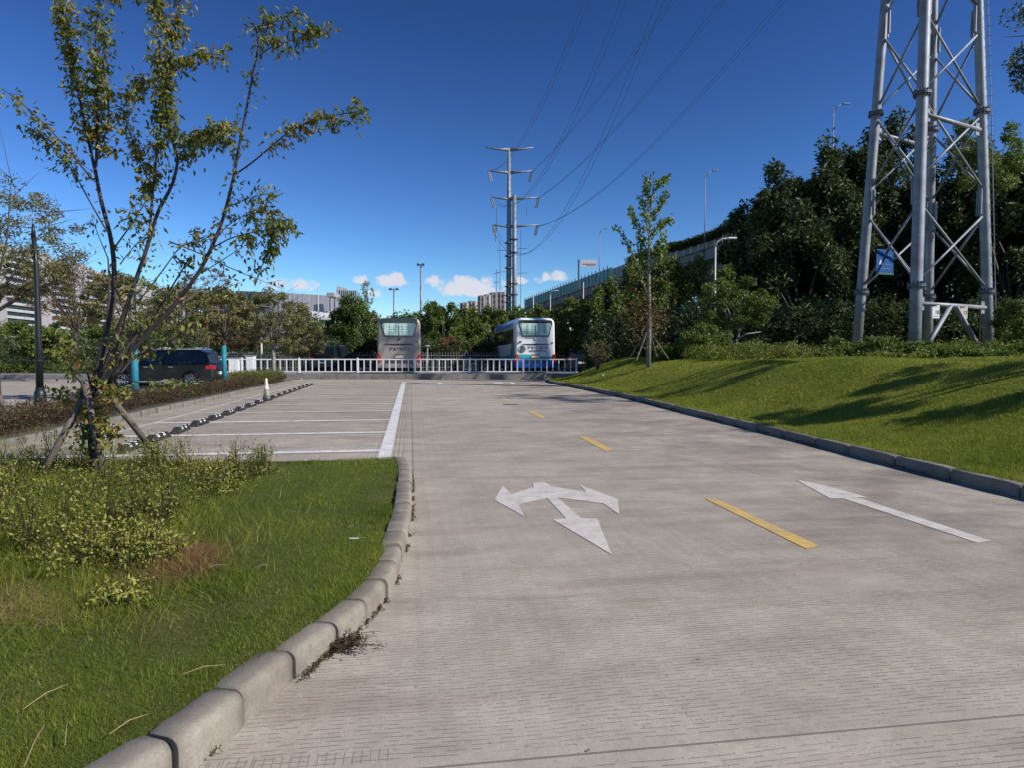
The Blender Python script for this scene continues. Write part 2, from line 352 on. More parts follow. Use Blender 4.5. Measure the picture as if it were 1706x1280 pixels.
# left grass island with rounded kerb
kb_px = [(120, 1420), (240, 1340), (340, 1272), (418, 1200), (505, 1124), (560, 1084), (610, 1042), (645, 1002), (667, 955), (680, 905), (686, 855), (686, 810), (683, 790), (676, 779)]
KB = [G(*p) for p in kb_px]
def resample(P, step):
    L = [0]
    for i in range(1, len(P)): L.append(L[-1]+(P[i]-P[i-1]).length)
    out = []; n = max(2, int(round(L[-1]/step))+1)
    for s in np.linspace(0, L[-1], n):
        i = min(max(np.searchsorted(L, s)-1, 0), len(P)-2); t = (s-L[i])/(L[i+1]-L[i]); out.append(P[i].lerp(P[i+1], t))
    return out
def smooth_poly(P, it=3):
    for _ in range(it): P = [P[0]]+[(P[i-1]+P[i]*2+P[i+1])/4 for i in range(1, len(P)-1)]+[P[-1]]
    return P
def kerb_run(name, P, stone, w, h, side, mat, rnd_r, seed, jit=.012, gap=.008, sag=0):
    "kerb of single stones along polyline P (foot on the road side); side=+1 puts the stone to the left of travel"
    rnd = random.Random(seed)
    root = tag(empty(name), kind='structure')
    fineP = smooth_poly(resample(P, .05), 6)
    L = [0]
    for i in range(1, len(fineP)): L.append(L[-1]+(fineP[i]-fineP[i-1]).length)
    def at(s):
        i = min(max(int(np.searchsorted(L, s))-1, 0), len(fineP)-2); t = (s-L[i])/max(1e-6, L[i+1]-L[i]); p = fineP[i].lerp(fineP[i+1], min(1, max(0, t)))
        d = (fineP[i+1]-fineP[i]).normalized(); return p, d
    prof = [(0, -.05)]
    for k in range(6):
        a = math.pi/2*k/5; prof.append((rnd_r*(1-math.cos(a)), h-rnd_r+rnd_r*math.sin(a)))
    for k in range(1, 4):
        a = math.pi/2*k/3; prof.append((w-.02+.02*math.sin(a), h-.02*(1-math.cos(a))))
    prof.append((w, -.05))
    s = 0
    while s < L[-1]-.1:
        ln = stone*rnd.uniform(.93, 1.07); e = min(L[-1], s+ln)
        mb = MB(); dz = rnd.uniform(-jit, jit); do = rnd.uniform(-jit, jit)*.6; n = 6; vs = []; tl = rnd.uniform(-jit, jit)*.5
        for k in range(n+1):
            q = s+gap+(e-s-2*gap)*k/n; p, d = at(q); nr = Vector((-d.y, d.x, 0))*side
            ins = .006 if k in (0, n) else 0
            for (a, z) in prof: vs.append(p+nr*(a+do+(ins if a < w/2 else -ins))+Vector((0, 0, z+(dz+tl*(k/n-.5)-ins if z > 0 else 0))))
        m_ = len(prof); fs = []
        for k in range(n):
            for j in range(m_-1): fs.append((k*m_+j, k*m_+j+1, (k+1)*m_+j+1, (k+1)*m_+j))
        fs.append(tuple(range(m_))); fs.append(tuple(n*m_+j for j in range(m_)))
        mb.add(vs, fs); o = mb.build('kerb_stone', mat, root, smooth_=False)
        for pl in o.data.polygons:
            pl.use_smooth = len(pl.vertices) == 4
        s = e
    return root, at, L[-1]
kerb_run('left_kerb', KB, .34, .15, .13, 1, M['kerb'], .042, 5, .011, .009)
# island turf
def island_z(x, y):
    return .115 + .05*smooth((-x-2.2)/3.0) + .02*np.sin(x*1.7)*np.sin(y*1.3)
edge = smooth_poly(resample(KB, .1), 4); inner = []
for i, p in enumerate(edge):
    d = (edge[min(i+1, len(edge)-1)]-edge[max(0, i-1)]).normalized(); inner.append(p+Vector((-d.y, d.x, 0))*.14)
IU = [toUV(p) for p in inner]; VTOP = toUV(G(676, 779))[1]+.02
inner_uv = np.array(IU); order = np.argsort(inner_uv[:, 1])
def u_edge(v): return np.interp(v, inner_uv[order, 1], inner_uv[order, 0])
def island():
    vs = []; fs = []; nu, nv = 46, 60
    V0 = -1.5
    for j in range(nv+1):
        v = V0+(VTOP-V0)*j/nv; ue = float(u_edge(v))
        for i in range(nu+1):
            t = (i/nu)**1.6; u = ue-t*14; p = UV(u, v); p.z = float(island_z(p.x, p.y)); 
            if j == nv: p.z = .1
            vs.append(p)
    for j in range(nv):
        for i in range(nu): a = j*(nu+1)+i; fs.append((a, a+1, a+nu+2, a+nu+1))
    b0 = nv*(nu+1); b = len(vs)
    for i in range(nu+1): q = Vector(vs[b0+i]); q.z = -.03; vs.append(q)
    for i in range(nu): fs.append((b0+i, b0+i+1, b+i+1, b+i))
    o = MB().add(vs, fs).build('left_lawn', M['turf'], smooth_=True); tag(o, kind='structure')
island()

# right grass mound
kr_px = [(1960, 894), (1706, 832), (1600, 806), (1450, 768), (1300, 729), (1150, 692), (1050, 666), (975, 650), (930, 641.5), (914, 637.5), (912, 634.5), (925, 632.3)]
KR = [G(*p) for p in kr_px]; KR = [KR[0]+(KR[0]-KR[3]).normalized()*14]+KR
kerb_run('right_kerb', KR, .98, .14, .13, -1, M['kerb_grey'], .03, 9, .006)
kr = np.array([[p.x, p.y] for p in KR]); kro = np.argsort(kr[:, 1])
kx_lin = lambda y: np.interp(y, kr[kro, 1], kr[kro, 0])
def mound_z(x, y):
    x = np.asarray(x, float); y = np.asarray(y, float)
    t = x-(kx_lin(y)+.16)-np.clip(y-37.2, 0, 9)*1.3
    w = 4.4+2.2*np.clip((16-y)/10, 0, 1)
    z = .10+1.14*smooth(t/w)*smooth((47-y)/6)
    z = z+np.clip(t-5, 0, 30)*.006 + smooth(t/3)*(.05*np.sin(x*.9+y*.4)+.035*np.sin(y*1.1-x*.5))
    return z
def mound():
    ys = np.concatenate([np.linspace(-9, 20, 90), np.linspace(20.3, 39.2, 60)]); ts = 34*np.linspace(0, 1, 90)**1.7
    Yg, Tg = np.meshgrid(ys, ts, indexing='ij'); Xg = kx_lin(Yg)+.12+Tg; Z = mound_z(Xg, Yg)
    Z[:, 0] = .1
    V = np.stack([Xg, Yg, Z], -1).reshape(-1, 3); n = len(ts); idx = np.arange(len(V)).reshape(len(ys), n)
    Fq = np.stack([idx[:-1, :-1], idx[1:, :-1], idx[1:, 1:], idx[:-1, 1:]], -1).reshape(-1, 4)[:, ::-1]
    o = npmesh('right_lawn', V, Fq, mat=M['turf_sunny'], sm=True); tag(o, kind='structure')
    # ground carries on under the trees behind
    ys = np.linspace(39.1, 60, 40); xs = np.linspace(4.2, 60, 70); Yg, Xg = np.meshgrid(ys, xs, indexing='ij'); Xg = Xg+np.clip(Yg-41, 0, 3)*0
    Z = mound_z(Xg, np.minimum(Yg, 41))+(Yg-41).clip(0)*.02-.02
    V = np.stack([Xg, Yg, Z], -1).reshape(-1, 3); idx = np.arange(len(V)).reshape(len(ys), len(xs))
    Fq = np.stack([idx[:-1, :-1], idx[1:, :-1], idx[1:, 1:], idx[:-1, 1:]], -1).reshape(-1, 4)[:, ::-1]
    tag(npmesh('slope', V, Fq, mat=M['far_ground'], sm=True), kind='structure')
mound()

# painted markings: thin sheets 4 mm above the concrete
def marking(name, pts, mat, label, group=None, z=.004, cat='road marking'):
    P = [p if isinstance(p, Vector) else G(*p) for p in pts]
    area = sum(P[i].x*P[(i+1) % len(P)].y-P[(i+1) % len(P)].x*P[i].y for i in range(len(P)))
    if area < 0: P = P[::-1]
    from mathutils.geometry import tessellate_polygon
    m = bpy.data.meshes.new(name); tr = tessellate_polygon([[Vector((p.x, p.y, 0)) for p in P]])
    up = lambda t: t if ((P[t[1]]-P[t[0]]).cross(P[t[2]]-P[t[0]])).z > 0 else (t[0], t[2], t[1])
    m.from_pydata([(p.x, p.y, z) for p in P], [], [up(t) for t in tr]); m.update()
    return tag(link(name, m, mat), label, cat, group)
def zc(L, s, ox, oy): return [(x/s+ox, y/s+oy) for x, y in L]
marking('direction_arrow', zc([(753, 722), (800, 640), (848, 690), (975, 650), (965, 625), (1035, 622), (1075, 645), (1270, 678), (1228, 635), (1445, 718), (1455, 805), (1365, 742), (1110, 710), (1240, 825), (1330, 825), (1412, 1030), (1080, 832), (1155, 826), (1050, 712), (890, 748), (920, 815)], 3.368, 600, 620), M['line_white'],
        'worn white three-headed direction arrow painted in the middle of the near lane', 'direction arrows painted on the road')
marking('direction_arrow', [(1325, 800), (1380, 812), (1447, 830.5), (1427, 830), (1652, 903), (1628, 906), (1405, 832), (1383, 832)], M['line_white'],
        'single slender white straight-ahead arrow painted beside the right kerb', 'direction arrows painted on the road')
yl = [([(1174, 832), (1192, 832), (1365, 911), (1343, 916)], 'nearest and longest yellow lane dash, right of the three-headed arrow', 'line_yellow'),
      ([(965, 729), (979, 729), (1022, 751), (1008, 753)], 'second yellow lane dash, beyond the three-headed arrow', 'line_yellow'),
      ([(879, 686), (887, 686), (910, 697), (902, 698)], 'third yellow lane dash counted from the front', 'line_yellow'),
      ([(833, 663), (839, 663), (851, 670), (844, 670)], 'fourth lane dash, faded yellow beside the dark slot in the concrete', 'line_pale'),
      ([(804, 650), (809, 650), (817, 654), (811, 654)], 'farthest lane dash, almost worn away near the low wall', 'line_pale')]
for P, lb, mt in yl: marking('lane_dash', P, M[mt], lb, 'yellow dashes down the middle of the road')
marking('give_way_dash', [(848, 637.2), (854, 637.2), (863, 640.6), (856, 640.8)], M['line_bright'], 'small slanting white dash on the concrete just before the white coach', 'small white marks before the low wall')
marking('give_way_dash', [(728, 638.4), (734, 637.2), (741, 640), (732, 641)], M['line_bright'], 'small white arrow-like mark on the concrete near the grey coach', 'small white marks before the low wall')
marking('give_way_dash', [(822, 637.2), (836, 637.2), (839, 638.6), (824, 638.6)], M['line_bright'], 'thin white mark on the concrete between the two coaches', 'small white marks before the low wall')
marking('drain_slot', [(838, 674.2), (862, 674.2), (863, 675.6), (838, 675.6)], M['steel_dark'], 'narrow dark slot drain set across the lane by the fourth yellow dash', cat='drain')
def uvq(u0, u1, v0, v1): return [UV(u0, v0), UV(u1, v0), UV(u1, v1), UV(u0, v1)]
marking('bay_boundary_line', [(627.5, 768.5), (650, 768.5), (676.5, 636.5), (669.5, 636.5)], M['line_bright'], 'broad bright white line closing the open ends of the parking bays')
pL = G(167, 729.5); pL2 = G(403, 667); dl = (pL2-pL).normalized(); nl = Vector((-dl.y, dl.x, 0))
marking('bay_end_line', [pL-dl*1.5-nl*.04, pL-dl*1.5+nl*.04, pL+dl*24+nl*.04, pL+dl*24-nl*.04], M['line_white'], 'thin white line along the closed ends of the bays beside the hedge kerb', z=.003)
bay_y = [752, 721.5, 701, 686, 674, 664, 656.8, 650.8, 646, 642]
ordw = ['nearest', 'second', 'third', 'fourth', 'fifth', 'sixth', 'seventh', 'eighth', 'ninth', 'farthest']
for i, y in enumerate(bay_y):
    c = G(640, y); uL = (pL-c).dot(RX); v = toUV(c)[1]; u0 = toUV(c)[0]
    # left end lies on the line of bay ends
    t = ((pL-c).dot(AX)); vv = -(t)/dl.dot(AX); endp = pL+dl*vv; ul = toUV(endp)[0]
    lx = 628+(640-628)*0
    tt = (768.5-y)/(768.5-636.5); xr = 628+tt*42; ur = toUV(G(xr, y))[0]+.01
    marking('bay_line', uvq(ul+.04, ur, v-.11, v+.11), M['line_bright' if i < 3 else 'line_white'], ordw[i]+' of the white lines dividing the parking bays, counted from the grass island' if i < 9 else 'farthest of the white lines dividing the parking bays, by the low wall', 'white lines between the parking bays', z=.0075)
# left car park lines
for i, (y, x0, x1) in enumerate(((673, -60, 70), (664, 60, 250), (641, -60, 60))):
    a = G(x0, y+ (6 if i == 0 else 0)); b = G(x1, y-6); d = (b-a).normalized(); nn = Vector((-d.y, d.x, 0))*.06
    marking('car_park_line', [a-nn, b-nn, b+nn, a+nn], M['line_white'], ['near white line on the left car park left of the black lamp post', 'white line on the left car park running behind the near tree', 'far white line on the left car park below the far hedge'][i], 'white lines on the left car park')
# ---------------------------------------------------------------- foliage generators
def unit(v): return v/np.maximum(1e-9, np.linalg.norm(v, axis=-1, keepdims=True))
def leaf_geo(C, L, Wd, rs, droop=0.0, fold=.18, dirs=None):
    "folded pointed leaves, two triangles each -> V, F"
    n = len(C); a = unit(rs.normal(size=(n, 3))) if dirs is None else unit(dirs+rs.normal(size=(n, 3))*.35)
    a[:, 2] -= droop; a = unit(a); b = unit(np.cross(a, rs.normal(size=(n, 3)))); c = np.cross(a, b)
    L = (np.asarray(L)*rs.uniform(.65, 1.25, n))[:, None]; Wd = (np.asarray(Wd)*rs.uniform(.7, 1.2, n))[:, None]
    base = C-a*L*.1; tip = C+a*L*.9; mid = C+a*L*.35
    l = mid+b*Wd*.5+c*Wd*fold*2; r = mid-b*Wd*.5+c*Wd*fold*2
    V = np.stack([base, l, tip, r], 1).reshape(-1, 3); i = np.arange(n)[:, None]*4
    Fq = np.concatenate([i+[0, 1, 2], i+[0, 2, 3]], 1).reshape(-1, 3)
    return V, Fq
def crown_points(rx, ry, rz, n, clumps, cr, rs, fill=.45, bottom=-.7):
    "leaf centres in clumps spread through an ellipsoid around the origin, with gaps"
    d = unit(rs.normal(size=(clumps*3, 3))); rr = rs.uniform(fill, 1, (clumps*3, 1))**.6
    p = d*rr; p = p[p[:, 2] > bottom][:clumps]
    k = rs.randint(0, len(p), n); size = rs.uniform(.55, 1.25, len(p))*cr
    q = unit(rs.normal(size=(n, 3)))*(rs.uniform(0, 1, (n, 1))**.45)*size[k][:, None]; q[:, 2] *= .7
    pts = (p[k]+q)*[rx, ry, rz]
    return pts, k, p*[rx, ry, rz]
def tintof(k, n, rs, base=.45, cl=.28, ind=.22):
    ct = rs.uniform(-1, 1, k.max()+1)*cl
    return np.clip(base+ct[k]+rs.uniform(-1, 1, n)*ind, 0, 1)
def tree(name, px, ytop, ybot, hw, Y, mat, label, group, n=9000, L=.22, seed=1, base=.2, clumps=60, cr=.26, trunk='bark', tr=.12, barkshow=0, fill=.45, wrap=None, droop=.15, ry=None, tint=.5, bare=0, cat='tree', stems=1, bottom=-.75, wr=.45):
    rs = R(seed); c = D(px, (ytop+ybot)/2, Y); top = D(px, ytop, Y).z; bot = D(px, ybot, Y).z
    rx = hw*Y/F; rz = (top-bot)/2
    root = empty(name, (c.x, Y, base), 0, label, cat, group)
    cz = c.z-base
    pts, k, cc = crown_points(rx, ry or rx*.9, rz, n, clumps, cr, rs, fill, bottom)
    pts[:, 2] += cz; pts = pts[pts[:, 2] > .02]; k = k[:len(pts)]
    V, Fq = leaf_geo(pts, L, L*wr, rs, droop)
    t = tintof(k, len(pts), rs, tint); npmesh('crown', V, Fq, np.repeat(t, 2), M[mat], root)
    mb = MB(); h0 = max(.15, (cz-rz)*.9); rnd = random.Random(seed)
    for s in range(stems):
        o = Vector((rnd.uniform(-.15, .15)*(s > 0), rnd.uniform(-.15, .15)*(s > 0), 0)); fork = Vector((rnd.uniform(-.12, .12)*rx, 0, h0+rz*.35))+o*2
        mb.tube([o+Vector((0, 0, -.2)), o*1.3+Vector((rnd.uniform(-.04, .04), 0, h0*.5)), fork], [tr*1.15, tr, tr*.75], 7)
        for j in range(7+barkshow*3):
            e = Vector(cc[rnd.randrange(len(cc))])*(.92 if not bare else 1.08); e.z += cz
            if e.z < fork.z*.8: continue
            m_ = fork.lerp(e, .5)+Vector((rnd.uniform(-.1, .1)*rx, 0, rnd.uniform(0, .15)*rz))
            mb.tube([fork*.85+o*.15, m_, e], [tr*.5, tr*.3, tr*.1], 5, False)
            for q in range(bare):
                st = m_.lerp(e, rnd.random()); e2 = st+Vector((rnd.gauss(0, .3)*rx, rnd.gauss(0, .3)*rx, abs(rnd.gauss(.2, .25))*rz))
                mb.tube([st, e2], [tr*.16, tr*.04], 4, False)
    mb.build('trunk', M[trunk], root, True)
    if wrap: MB().tube([(0, 0, wrap[0]), (0, 0, wrap[1])], [tr*1.45, tr*1.3], 10).build('trunk_wrap', M['teal_wrap'], root, True)
    return root
GR = 'trees behind the coaches and the fence'
T = [  # px ytop ybot hw Y mat label
 (585, 494, 600, 40, 52, 'leaf_lush', 'rounded bright green tree left of the grey coach', 9000, .26),
 (548, 540, 600, 26, 56, 'leaf_olive', 'small olive tree tucked left of the rounded bright green tree', 4000, .22),
 (655, 540, 600, 30, 62, 'leaf_mid', 'low green tree half hidden behind the grey coach', 5000, .26),
 (618, 520, 600, 20, 60, 'leaf_olive', 'narrow yellowish tree close to the left side of the grey coach', 4000, .22),
 (686, 520, 560, 24, 66, 'leaf_mid', 'flat-topped tree showing over the roof of the grey coach', 4000, .26),
 (735, 501, 596, 36, 55, 'leaf_lush', 'domed green tree directly right of the grey coach', 9000, .26),
 (715, 530, 600, 24, 60, 'leaf_mid', 'dark green tree at the right shoulder of the grey coach', 5000, .26),
 (778, 512, 598, 34, 57, 'leaf_mid', 'green tree midway between the two coaches', 8000, .26),
 (822, 512, 596, 32, 58, 'leaf_mid', 'green tree behind the left side of the white coach', 7000, .26),
 (865, 513, 590, 34, 60, 'leaf_lush', 'green tree showing above the roof of the white coach', 7000, .26),
 (905, 508, 596, 34, 58, 'leaf_mid', 'green tree behind the right rear corner of the white coach', 7000, .26),
 (945, 500, 612, 36, 50, 'leaf_mid', 'dull green tree right beside the white coach', 9000, .26),
 (985, 492, 618, 36, 48, 'leaf_mid', 'dull green tree above the end of the white railing', 9000, .26),
 (1022, 466, 620, 40, 46, 'leaf_mid', 'green tree behind the twiggy shrub on the verge', 10000, .26),
 (1062, 440, 600, 40, 47, 'leaf_mid', 'tall green tree right behind the slim ginkgo', 11000, .24),
 (1105, 424, 610, 46, 46, 'leaf_mid', 'broad green tree on the right of the slim ginkgo under the flyover', 12000, .24),
 (1152, 432, 620, 46, 45, 'leaf_mid', 'broad green tree between the ginkgo and the small spreading tree', 11000, .26),
 (1205, 440, 560, 40, 42, 'leaf_lush', 'lighter green tree rising behind the small spreading tree', 9000, .22),
]
for i, (px, yt, yb, hw, Y, mt, lb, n, L) in enumerate(T):
    tree('broadleaf_tree', px, yt, yb+12, hw, Y, mt, lb, GR, int(n*1.25), L*.95, 100+i, base=(.25 if px < 960 else .9), clumps=70, tint=.5 if i % 3 else .4)
tree('shrub', 760, 560, 604, 34, 51, 'leaf_rust', 'low rusty orange shrub between the coaches under the green trees', GR, 4500, .18, 140, base=.28, clumps=30, cat='shrub')
tree('shrub', 700, 575, 606, 26, 50, 'leaf_dark', 'low dark shrub beside the rear of the grey coach', GR, 3500, .18, 141, base=.28, clumps=30, cat='shrub')
tree('shrub', 800, 575, 606, 30, 52, 'leaf_dark', 'low dark shrub left of the white coach', GR, 3500, .18, 142, base=.28, clumps=30, cat='shrub')

# dense dark trees on the right behind the lattice tower
GD = 'dense dark trees behind the lattice tower'
for i, (px, yt, yb, hw, Y, n, lb, c) in enumerate((
    (1330, 262, 620, 110, 44, 30000, 'huge dark large-leaved tree whose crown slopes left of the lattice tower', 'leaf_dark'),
    (1255, 340, 600, 56, 46, 10000, 'dark drooping tree at the left foot of the huge dark tree', 'leaf_dark'),
    (1400, 232, 600, 80, 46, 22000, 'tall dark tree directly left of the tower legs', 'leaf_dark'),
    (1485, 205, 610, 80, 47, 20000, 'tallest dark tree seen between the tower legs', 'leaf_dark'),
    (1590, 262, 620, 88, 45, 22000, 'dark tree filling the space behind the right tower leg', 'leaf_dark'),
    (1690, 250, 620, 80, 40, 18000, 'dark tree at the right edge of the view beyond the tower', 'leaf_dark'),
    (1800, 240, 620, 90, 42, 12000, 'dark tree just past the right edge of the view', 'leaf_dark'))):
    tree('dark_tree', px, yt, yb, hw, Y, c, lb, GD, n, .40, 200+i, base=1.1, clumps=130 if n > 12000 else 70, cr=.2, droop=.35, fill=.5, tint=.42, tr=.25, wr=.42)
# climbing plant and lighter tree tops by the right leg
tree('creeper', 1640, 190, 330, 58, 33.6, 'leaf_mid', 'yellow-green creeper hanging round the upper right leg of the tower', None, 6000, .17, 230, base=1.2, clumps=40, tint=.42, tr=.04, cat='climbing plant')
tree('creeper', 1706, 480, 600, 44, 30, 'leaf_mid', 'green creeper mass at the foot of the right tower leg', None, 7000, .15, 231, base=1.2, clumps=40, tint=.35, tr=.04, cat='climbing plant')

# scrub along the top of the lawn
for i, (px, yt, hw, Y, lb) in enumerate(((1440, 300, 110, 66, 'dark tree beyond the flyover behind the left tower leg'), (1580, 290, 120, 68, 'dark tree beyond the flyover behind the right tower leg'), (1720, 225, 120, 64, 'mid green tree on the rise at the far right edge'), (1330, 400, 90, 68, 'dark tree beyond the flyover behind the huge dark tree'), (1900, 230, 120, 60, 'tree on the rise past the right edge'))):
    tree('dark_tree', px, yt, 620, hw, Y, 'leaf_mid' if i == 2 else 'leaf_dark', lb, GD, 9000, .6, 240+i, base=.8, clumps=80, cr=.24, tr=.3)  # third tree takes the mid green leaves, the rest the dark ones
GS = 'weedy bushes along the top of the right lawn'
sc = [(1175, 535, 606, 42, 30.5, 'leaf_lush', 'round green bush between the ginkgo and the small spreading tree'),
      (1120, 572, 604, 30, 31, 'leaf_lush', 'low bush right of the ginkgo stakes'),
      (1262, 572, 606, 42, 29.5, 'leaf_lush', 'bright low bush to the right of the small spreading tree'),
      (1330, 580, 606, 40, 29, 'leaf_lush', 'bright low bush below the huge dark tree'),
      (1398, 566, 608, 42, 27.5, 'leaf_lush', 'weedy bush in front of the left tower leg'),
      (1460, 560, 608, 46, 26.8, 'leaf_lush', 'weedy bush between the left and front tower legs'),
      (1530, 568, 609, 44, 26, 'leaf_lush', 'weedy bush hiding the foot of the front tower leg'),
      (1600, 576, 610, 46, 25.5, 'leaf_lush', 'weedy bush under the two small plates'),
      (1672, 572, 612, 46, 25, 'leaf_lush', 'weedy bush at the foot of the right tower leg'),
      (1745, 560, 614, 50, 24.5, 'leaf_lush', 'weedy bush on the lawn edge past the right of the view'),
      (1500, 585, 610, 60, 25.4, 'leaf_weed', 'low pale weeds in front of the front tower leg'),
      (1680, 592, 614, 44, 23.6, 'leaf_weed', 'dry pinkish weeds at the right end of the lawn top')]
for i, (px, yt, yb, hw, Y, mt, lb) in enumerate(sc):
    tree('bush', px, yt, yb+6, hw, Y, mt, lb, GS, 5500, .13, 260+i, base=float(mound_z(D(px, 600, Y).x, Y))-.05, clumps=46, cr=.34, cat='bush', tr=.02, stems=3, tint=.5, bottom=-.9)
# small spreading tree, slim ginkgo, twiggy shrub on the verge
r = tree('spreading_tree', 1222, 462, 556, 60, 31.5, 'leaf_mid', 'small spreading tree with pale forked stems on top of the right lawn', None, 9500, .14, 300, base=1.15, clumps=60, trunk='bark_pale', tr=.075, barkshow=1, stems=2, tint=.45, ry=1.4)
MB().tube([(0, 0, .9), (.55, -.1, 1.25), (1.25, -.1, 1.35)], [.06, .045, .02], 6).build('limb', M['bark_pale'], r, True)
def grow(mb, pts, r0, r1, n=6):
    k = len(pts); mb.tube(pts, [r0+(r1-r0)*i/(k-1) for i in range(k)], n, True)
def along(pts, s):
    L = [0]
    for i in range(1, len(pts)): L.append(L[-1]+(pts[i]-pts[i-1]).length)
    s = s*L[-1]; i = min(max(int(np.searchsorted(L, s))-1, 0), len(pts)-2); t = (s-L[i])/max(1e-6, L[i+1]-L[i])
    return pts[i].lerp(pts[i+1], min(1, t)), (pts[i+1]-pts[i]).normalized()
def ginkgo():
    Y = 29.0; b = D(1080, 600, Y); b.z = float(mound_z(b.x, Y))-.02
    root = empty('ginkgo_tree', b, 0, 'slim young ginkgo with feathery upright branches standing on the crest of the right lawn', 'tree')
    rnd = random.Random(11); rs = R(11); mb = MB(); pts = []; P = lambda x, y, dy=0: D(x, y, Y+dy)-b
    trunk = [Vector((0, 0, -.1)), P(1082, 540), P(1081, 460), P(1082, 400), P(1084, 350), P(1090, 300)]
    grow(mb, trunk, .11, .02, 8)
    br = [[(1081, 500), (1062, 440), (1050, 410), (1028, 380)], [(1082, 470), (1070, 430), (1064, 392)], [(1081, 425), (1060, 375), (1048, 346)], [(1082, 400), (1075, 360), (1070, 330)],
          [(1082, 395), (1100, 374), (1118, 364)], [(1082, 430), (1095, 412), (1108, 388)], [(1083, 370), (1098, 345), (1110, 322)], [(1084, 345), (1076, 315), (1078, 298)], [(1087, 320), (1100, 303), (1112, 297)],
          [(1081, 450), (1098, 430), (1110, 405)], [(1080, 520), (1058, 500), (1045, 480)], [(1081, 520), (1105, 500), (1112, 470)]]
    for q, k in enumerate(br):
        w = [P(x, y, (0 if i == 0 else rnd.uniform(-.8, .8)*i/2)) for i, (x, y) in enumerate(k)]
        grow(mb, w, .035, .008, 5); lst = w
        for i in range(130): p, d = along(lst, rnd.uniform(.2, 1.04)); pts.append(p+Vector((rnd.gauss(0, .08), rnd.gauss(0, .09), rnd.gauss(0, .08))))
    for i in range(170): p, d = along(trunk, rnd.uniform(.35, 1.0)); pts.append(p+Vector((rnd.gauss(0, .16), rnd.gauss(0, .16), rnd.gauss(0, .1))))
    C = np.array(pts); V, Fq = leaf_geo(C, .16, .12, rs, .2); npmesh('crown', V, Fq, np.repeat(rs.uniform(.45, 1, len(C)), 2), M['leaf_lush'], root)
    C = np.array([p for p in (P(rnd.gauss(1076, 22), rnd.gauss(520, 26), rnd.gauss(0, .3)) for _ in range(1000)) if p.z > .8]); V, Fq = leaf_geo(C, .13, .07, rs, .3)
    npmesh('dry_leaves', V, Fq, np.repeat(rs.uniform(0, 1, len(C)), 2), M['leaf_rust'], root)
    mb.build('trunk', M['bark_pale'], root, True)
    s = empty('tree_support', b, 0, 'four timber stakes propping the slim ginkgo on the lawn crest', 'tree support')
    for x, y, dy in ((1060, 600, -.5), (1113, 597, 0), (1048, 596, .6), (1094, 594, .8)):
        MB().tube([P(x, y, dy), P(1078 if x < 1080 else 1083, 552)], .035, 6).build('stake', M['stake'], s)
ginkgo()
def twiggy():
    Y = 34.5; b = D(995, 622, Y); b.z = float(mound_z(b.x, Y)); root = empty('twiggy_shrub', b, 0, 'half bare twiggy shrub at the far corner of the right lawn beside the white railing', 'shrub')
    rnd = random.Random(4); rs = R(5); mb = MB(); pts = []
    for i in range(26):
        a = rnd.uniform(0, 6.28); r_ = rnd.uniform(.2, .95); h = rnd.uniform(.8, 1.6); e = Vector((math.cos(a)*r_, math.sin(a)*r_, h)); w = [Vector((0, 0, 0)), e*.5+Vector((0, 0, .1)), e]
        grow(mb, w, .02, .005, 4)
        for j in range(5):
            p, d = along(w, rnd.uniform(.4, 1)); e2 = p+Vector((rnd.gauss(0, .2), rnd.gauss(0, .2), rnd.uniform(.05, .3))); mb.tube([p, e2], [.006, .002], 3, False)
            for q in range(9): pts.append(p.lerp(e2, rnd.random())+Vector((rnd.gauss(0, .05),)*3))
    mb.build('trunk', M['bark'], root, False); C = np.array(pts); V, Fq = leaf_geo(C, .10, .05, rs, .2); npmesh('crown', V, Fq, np.repeat(rs.uniform(0, .8, len(C)), 2), M['leaf_olive'], root)
twiggy()

# trees of the left strip and beyond, half bare in autumn
GL = 'half bare trees on the left side'
tree('autumn_tree', 455, 482, 582, 60, 33, 'leaf_olive', 'spreading half bare tree with pale forked stems behind the white railing', GL, 11000, .13, 320, base=.1, clumps=90, cr=.16, trunk='bark_pale', tr=.09, bare=9, barkshow=2, stems=2, tint=.45)
tree('autumn_tree', 372, 478, 560, 56, 27.6, 'leaf_olive', 'half bare tree with the far teal wrapped trunk beside the black car', GL, 9000, .12, 321, base=.05, clumps=90, cr=.16, tr=.07, bare=8, barkshow=2, wrap=(.05, 1.75), tint=.5)
tree('autumn_tree', 222, 455, 560, 80, 21, 'leaf_olive', 'half bare tree with the near teal wrapped trunk in front of the black car', GL, 7000, .11, 322, base=.05, clumps=90, cr=.16, tr=.075, bare=8, barkshow=2, wrap=(.05, 1.62), tint=.55)
tree('autumn_tree', -12, 295, 520, 138, 15.2, 'leaf_olive', 'thin-leaved tree at the left edge above the black lamp post', GL, 10000, .08, 323, base=.1, clumps=120, cr=.17, tr=.07, bare=9, barkshow=3, tint=.3)
tree('autumn_tree', 120, 420, 560, 66, 36, 'leaf_rust', 'bare brownish tree in front of the left apartment block', GL, 2600, .14, 324, base=.1, clumps=90, cr=.16, tr=.09, bare=14, barkshow=3)
tree('autumn_tree', 300, 470, 585, 62, 40, 'leaf_olive', 'twiggy tree behind the roof of the black car', GL, 9000, .15, 325, base=.1, clumps=90, cr=.16, tr=.08, bare=10, barkshow=2)
tree('autumn_tree', 395, 505, 590, 45, 46, 'leaf_rust', 'reddish twiggy tree left of the pale forked tree', GL, 7000, .15, 326, base=.25, clumps=80, cr=.18, tr=.08, bare=10)
tree('autumn_tree', 500, 530, 600, 42, 44, 'leaf_olive', 'feathery pale olive tree between the forked tree and the green tree', GL, 9000, .16, 327, base=.25, clumps=70, cr=.2, tr=.06, bare=8)
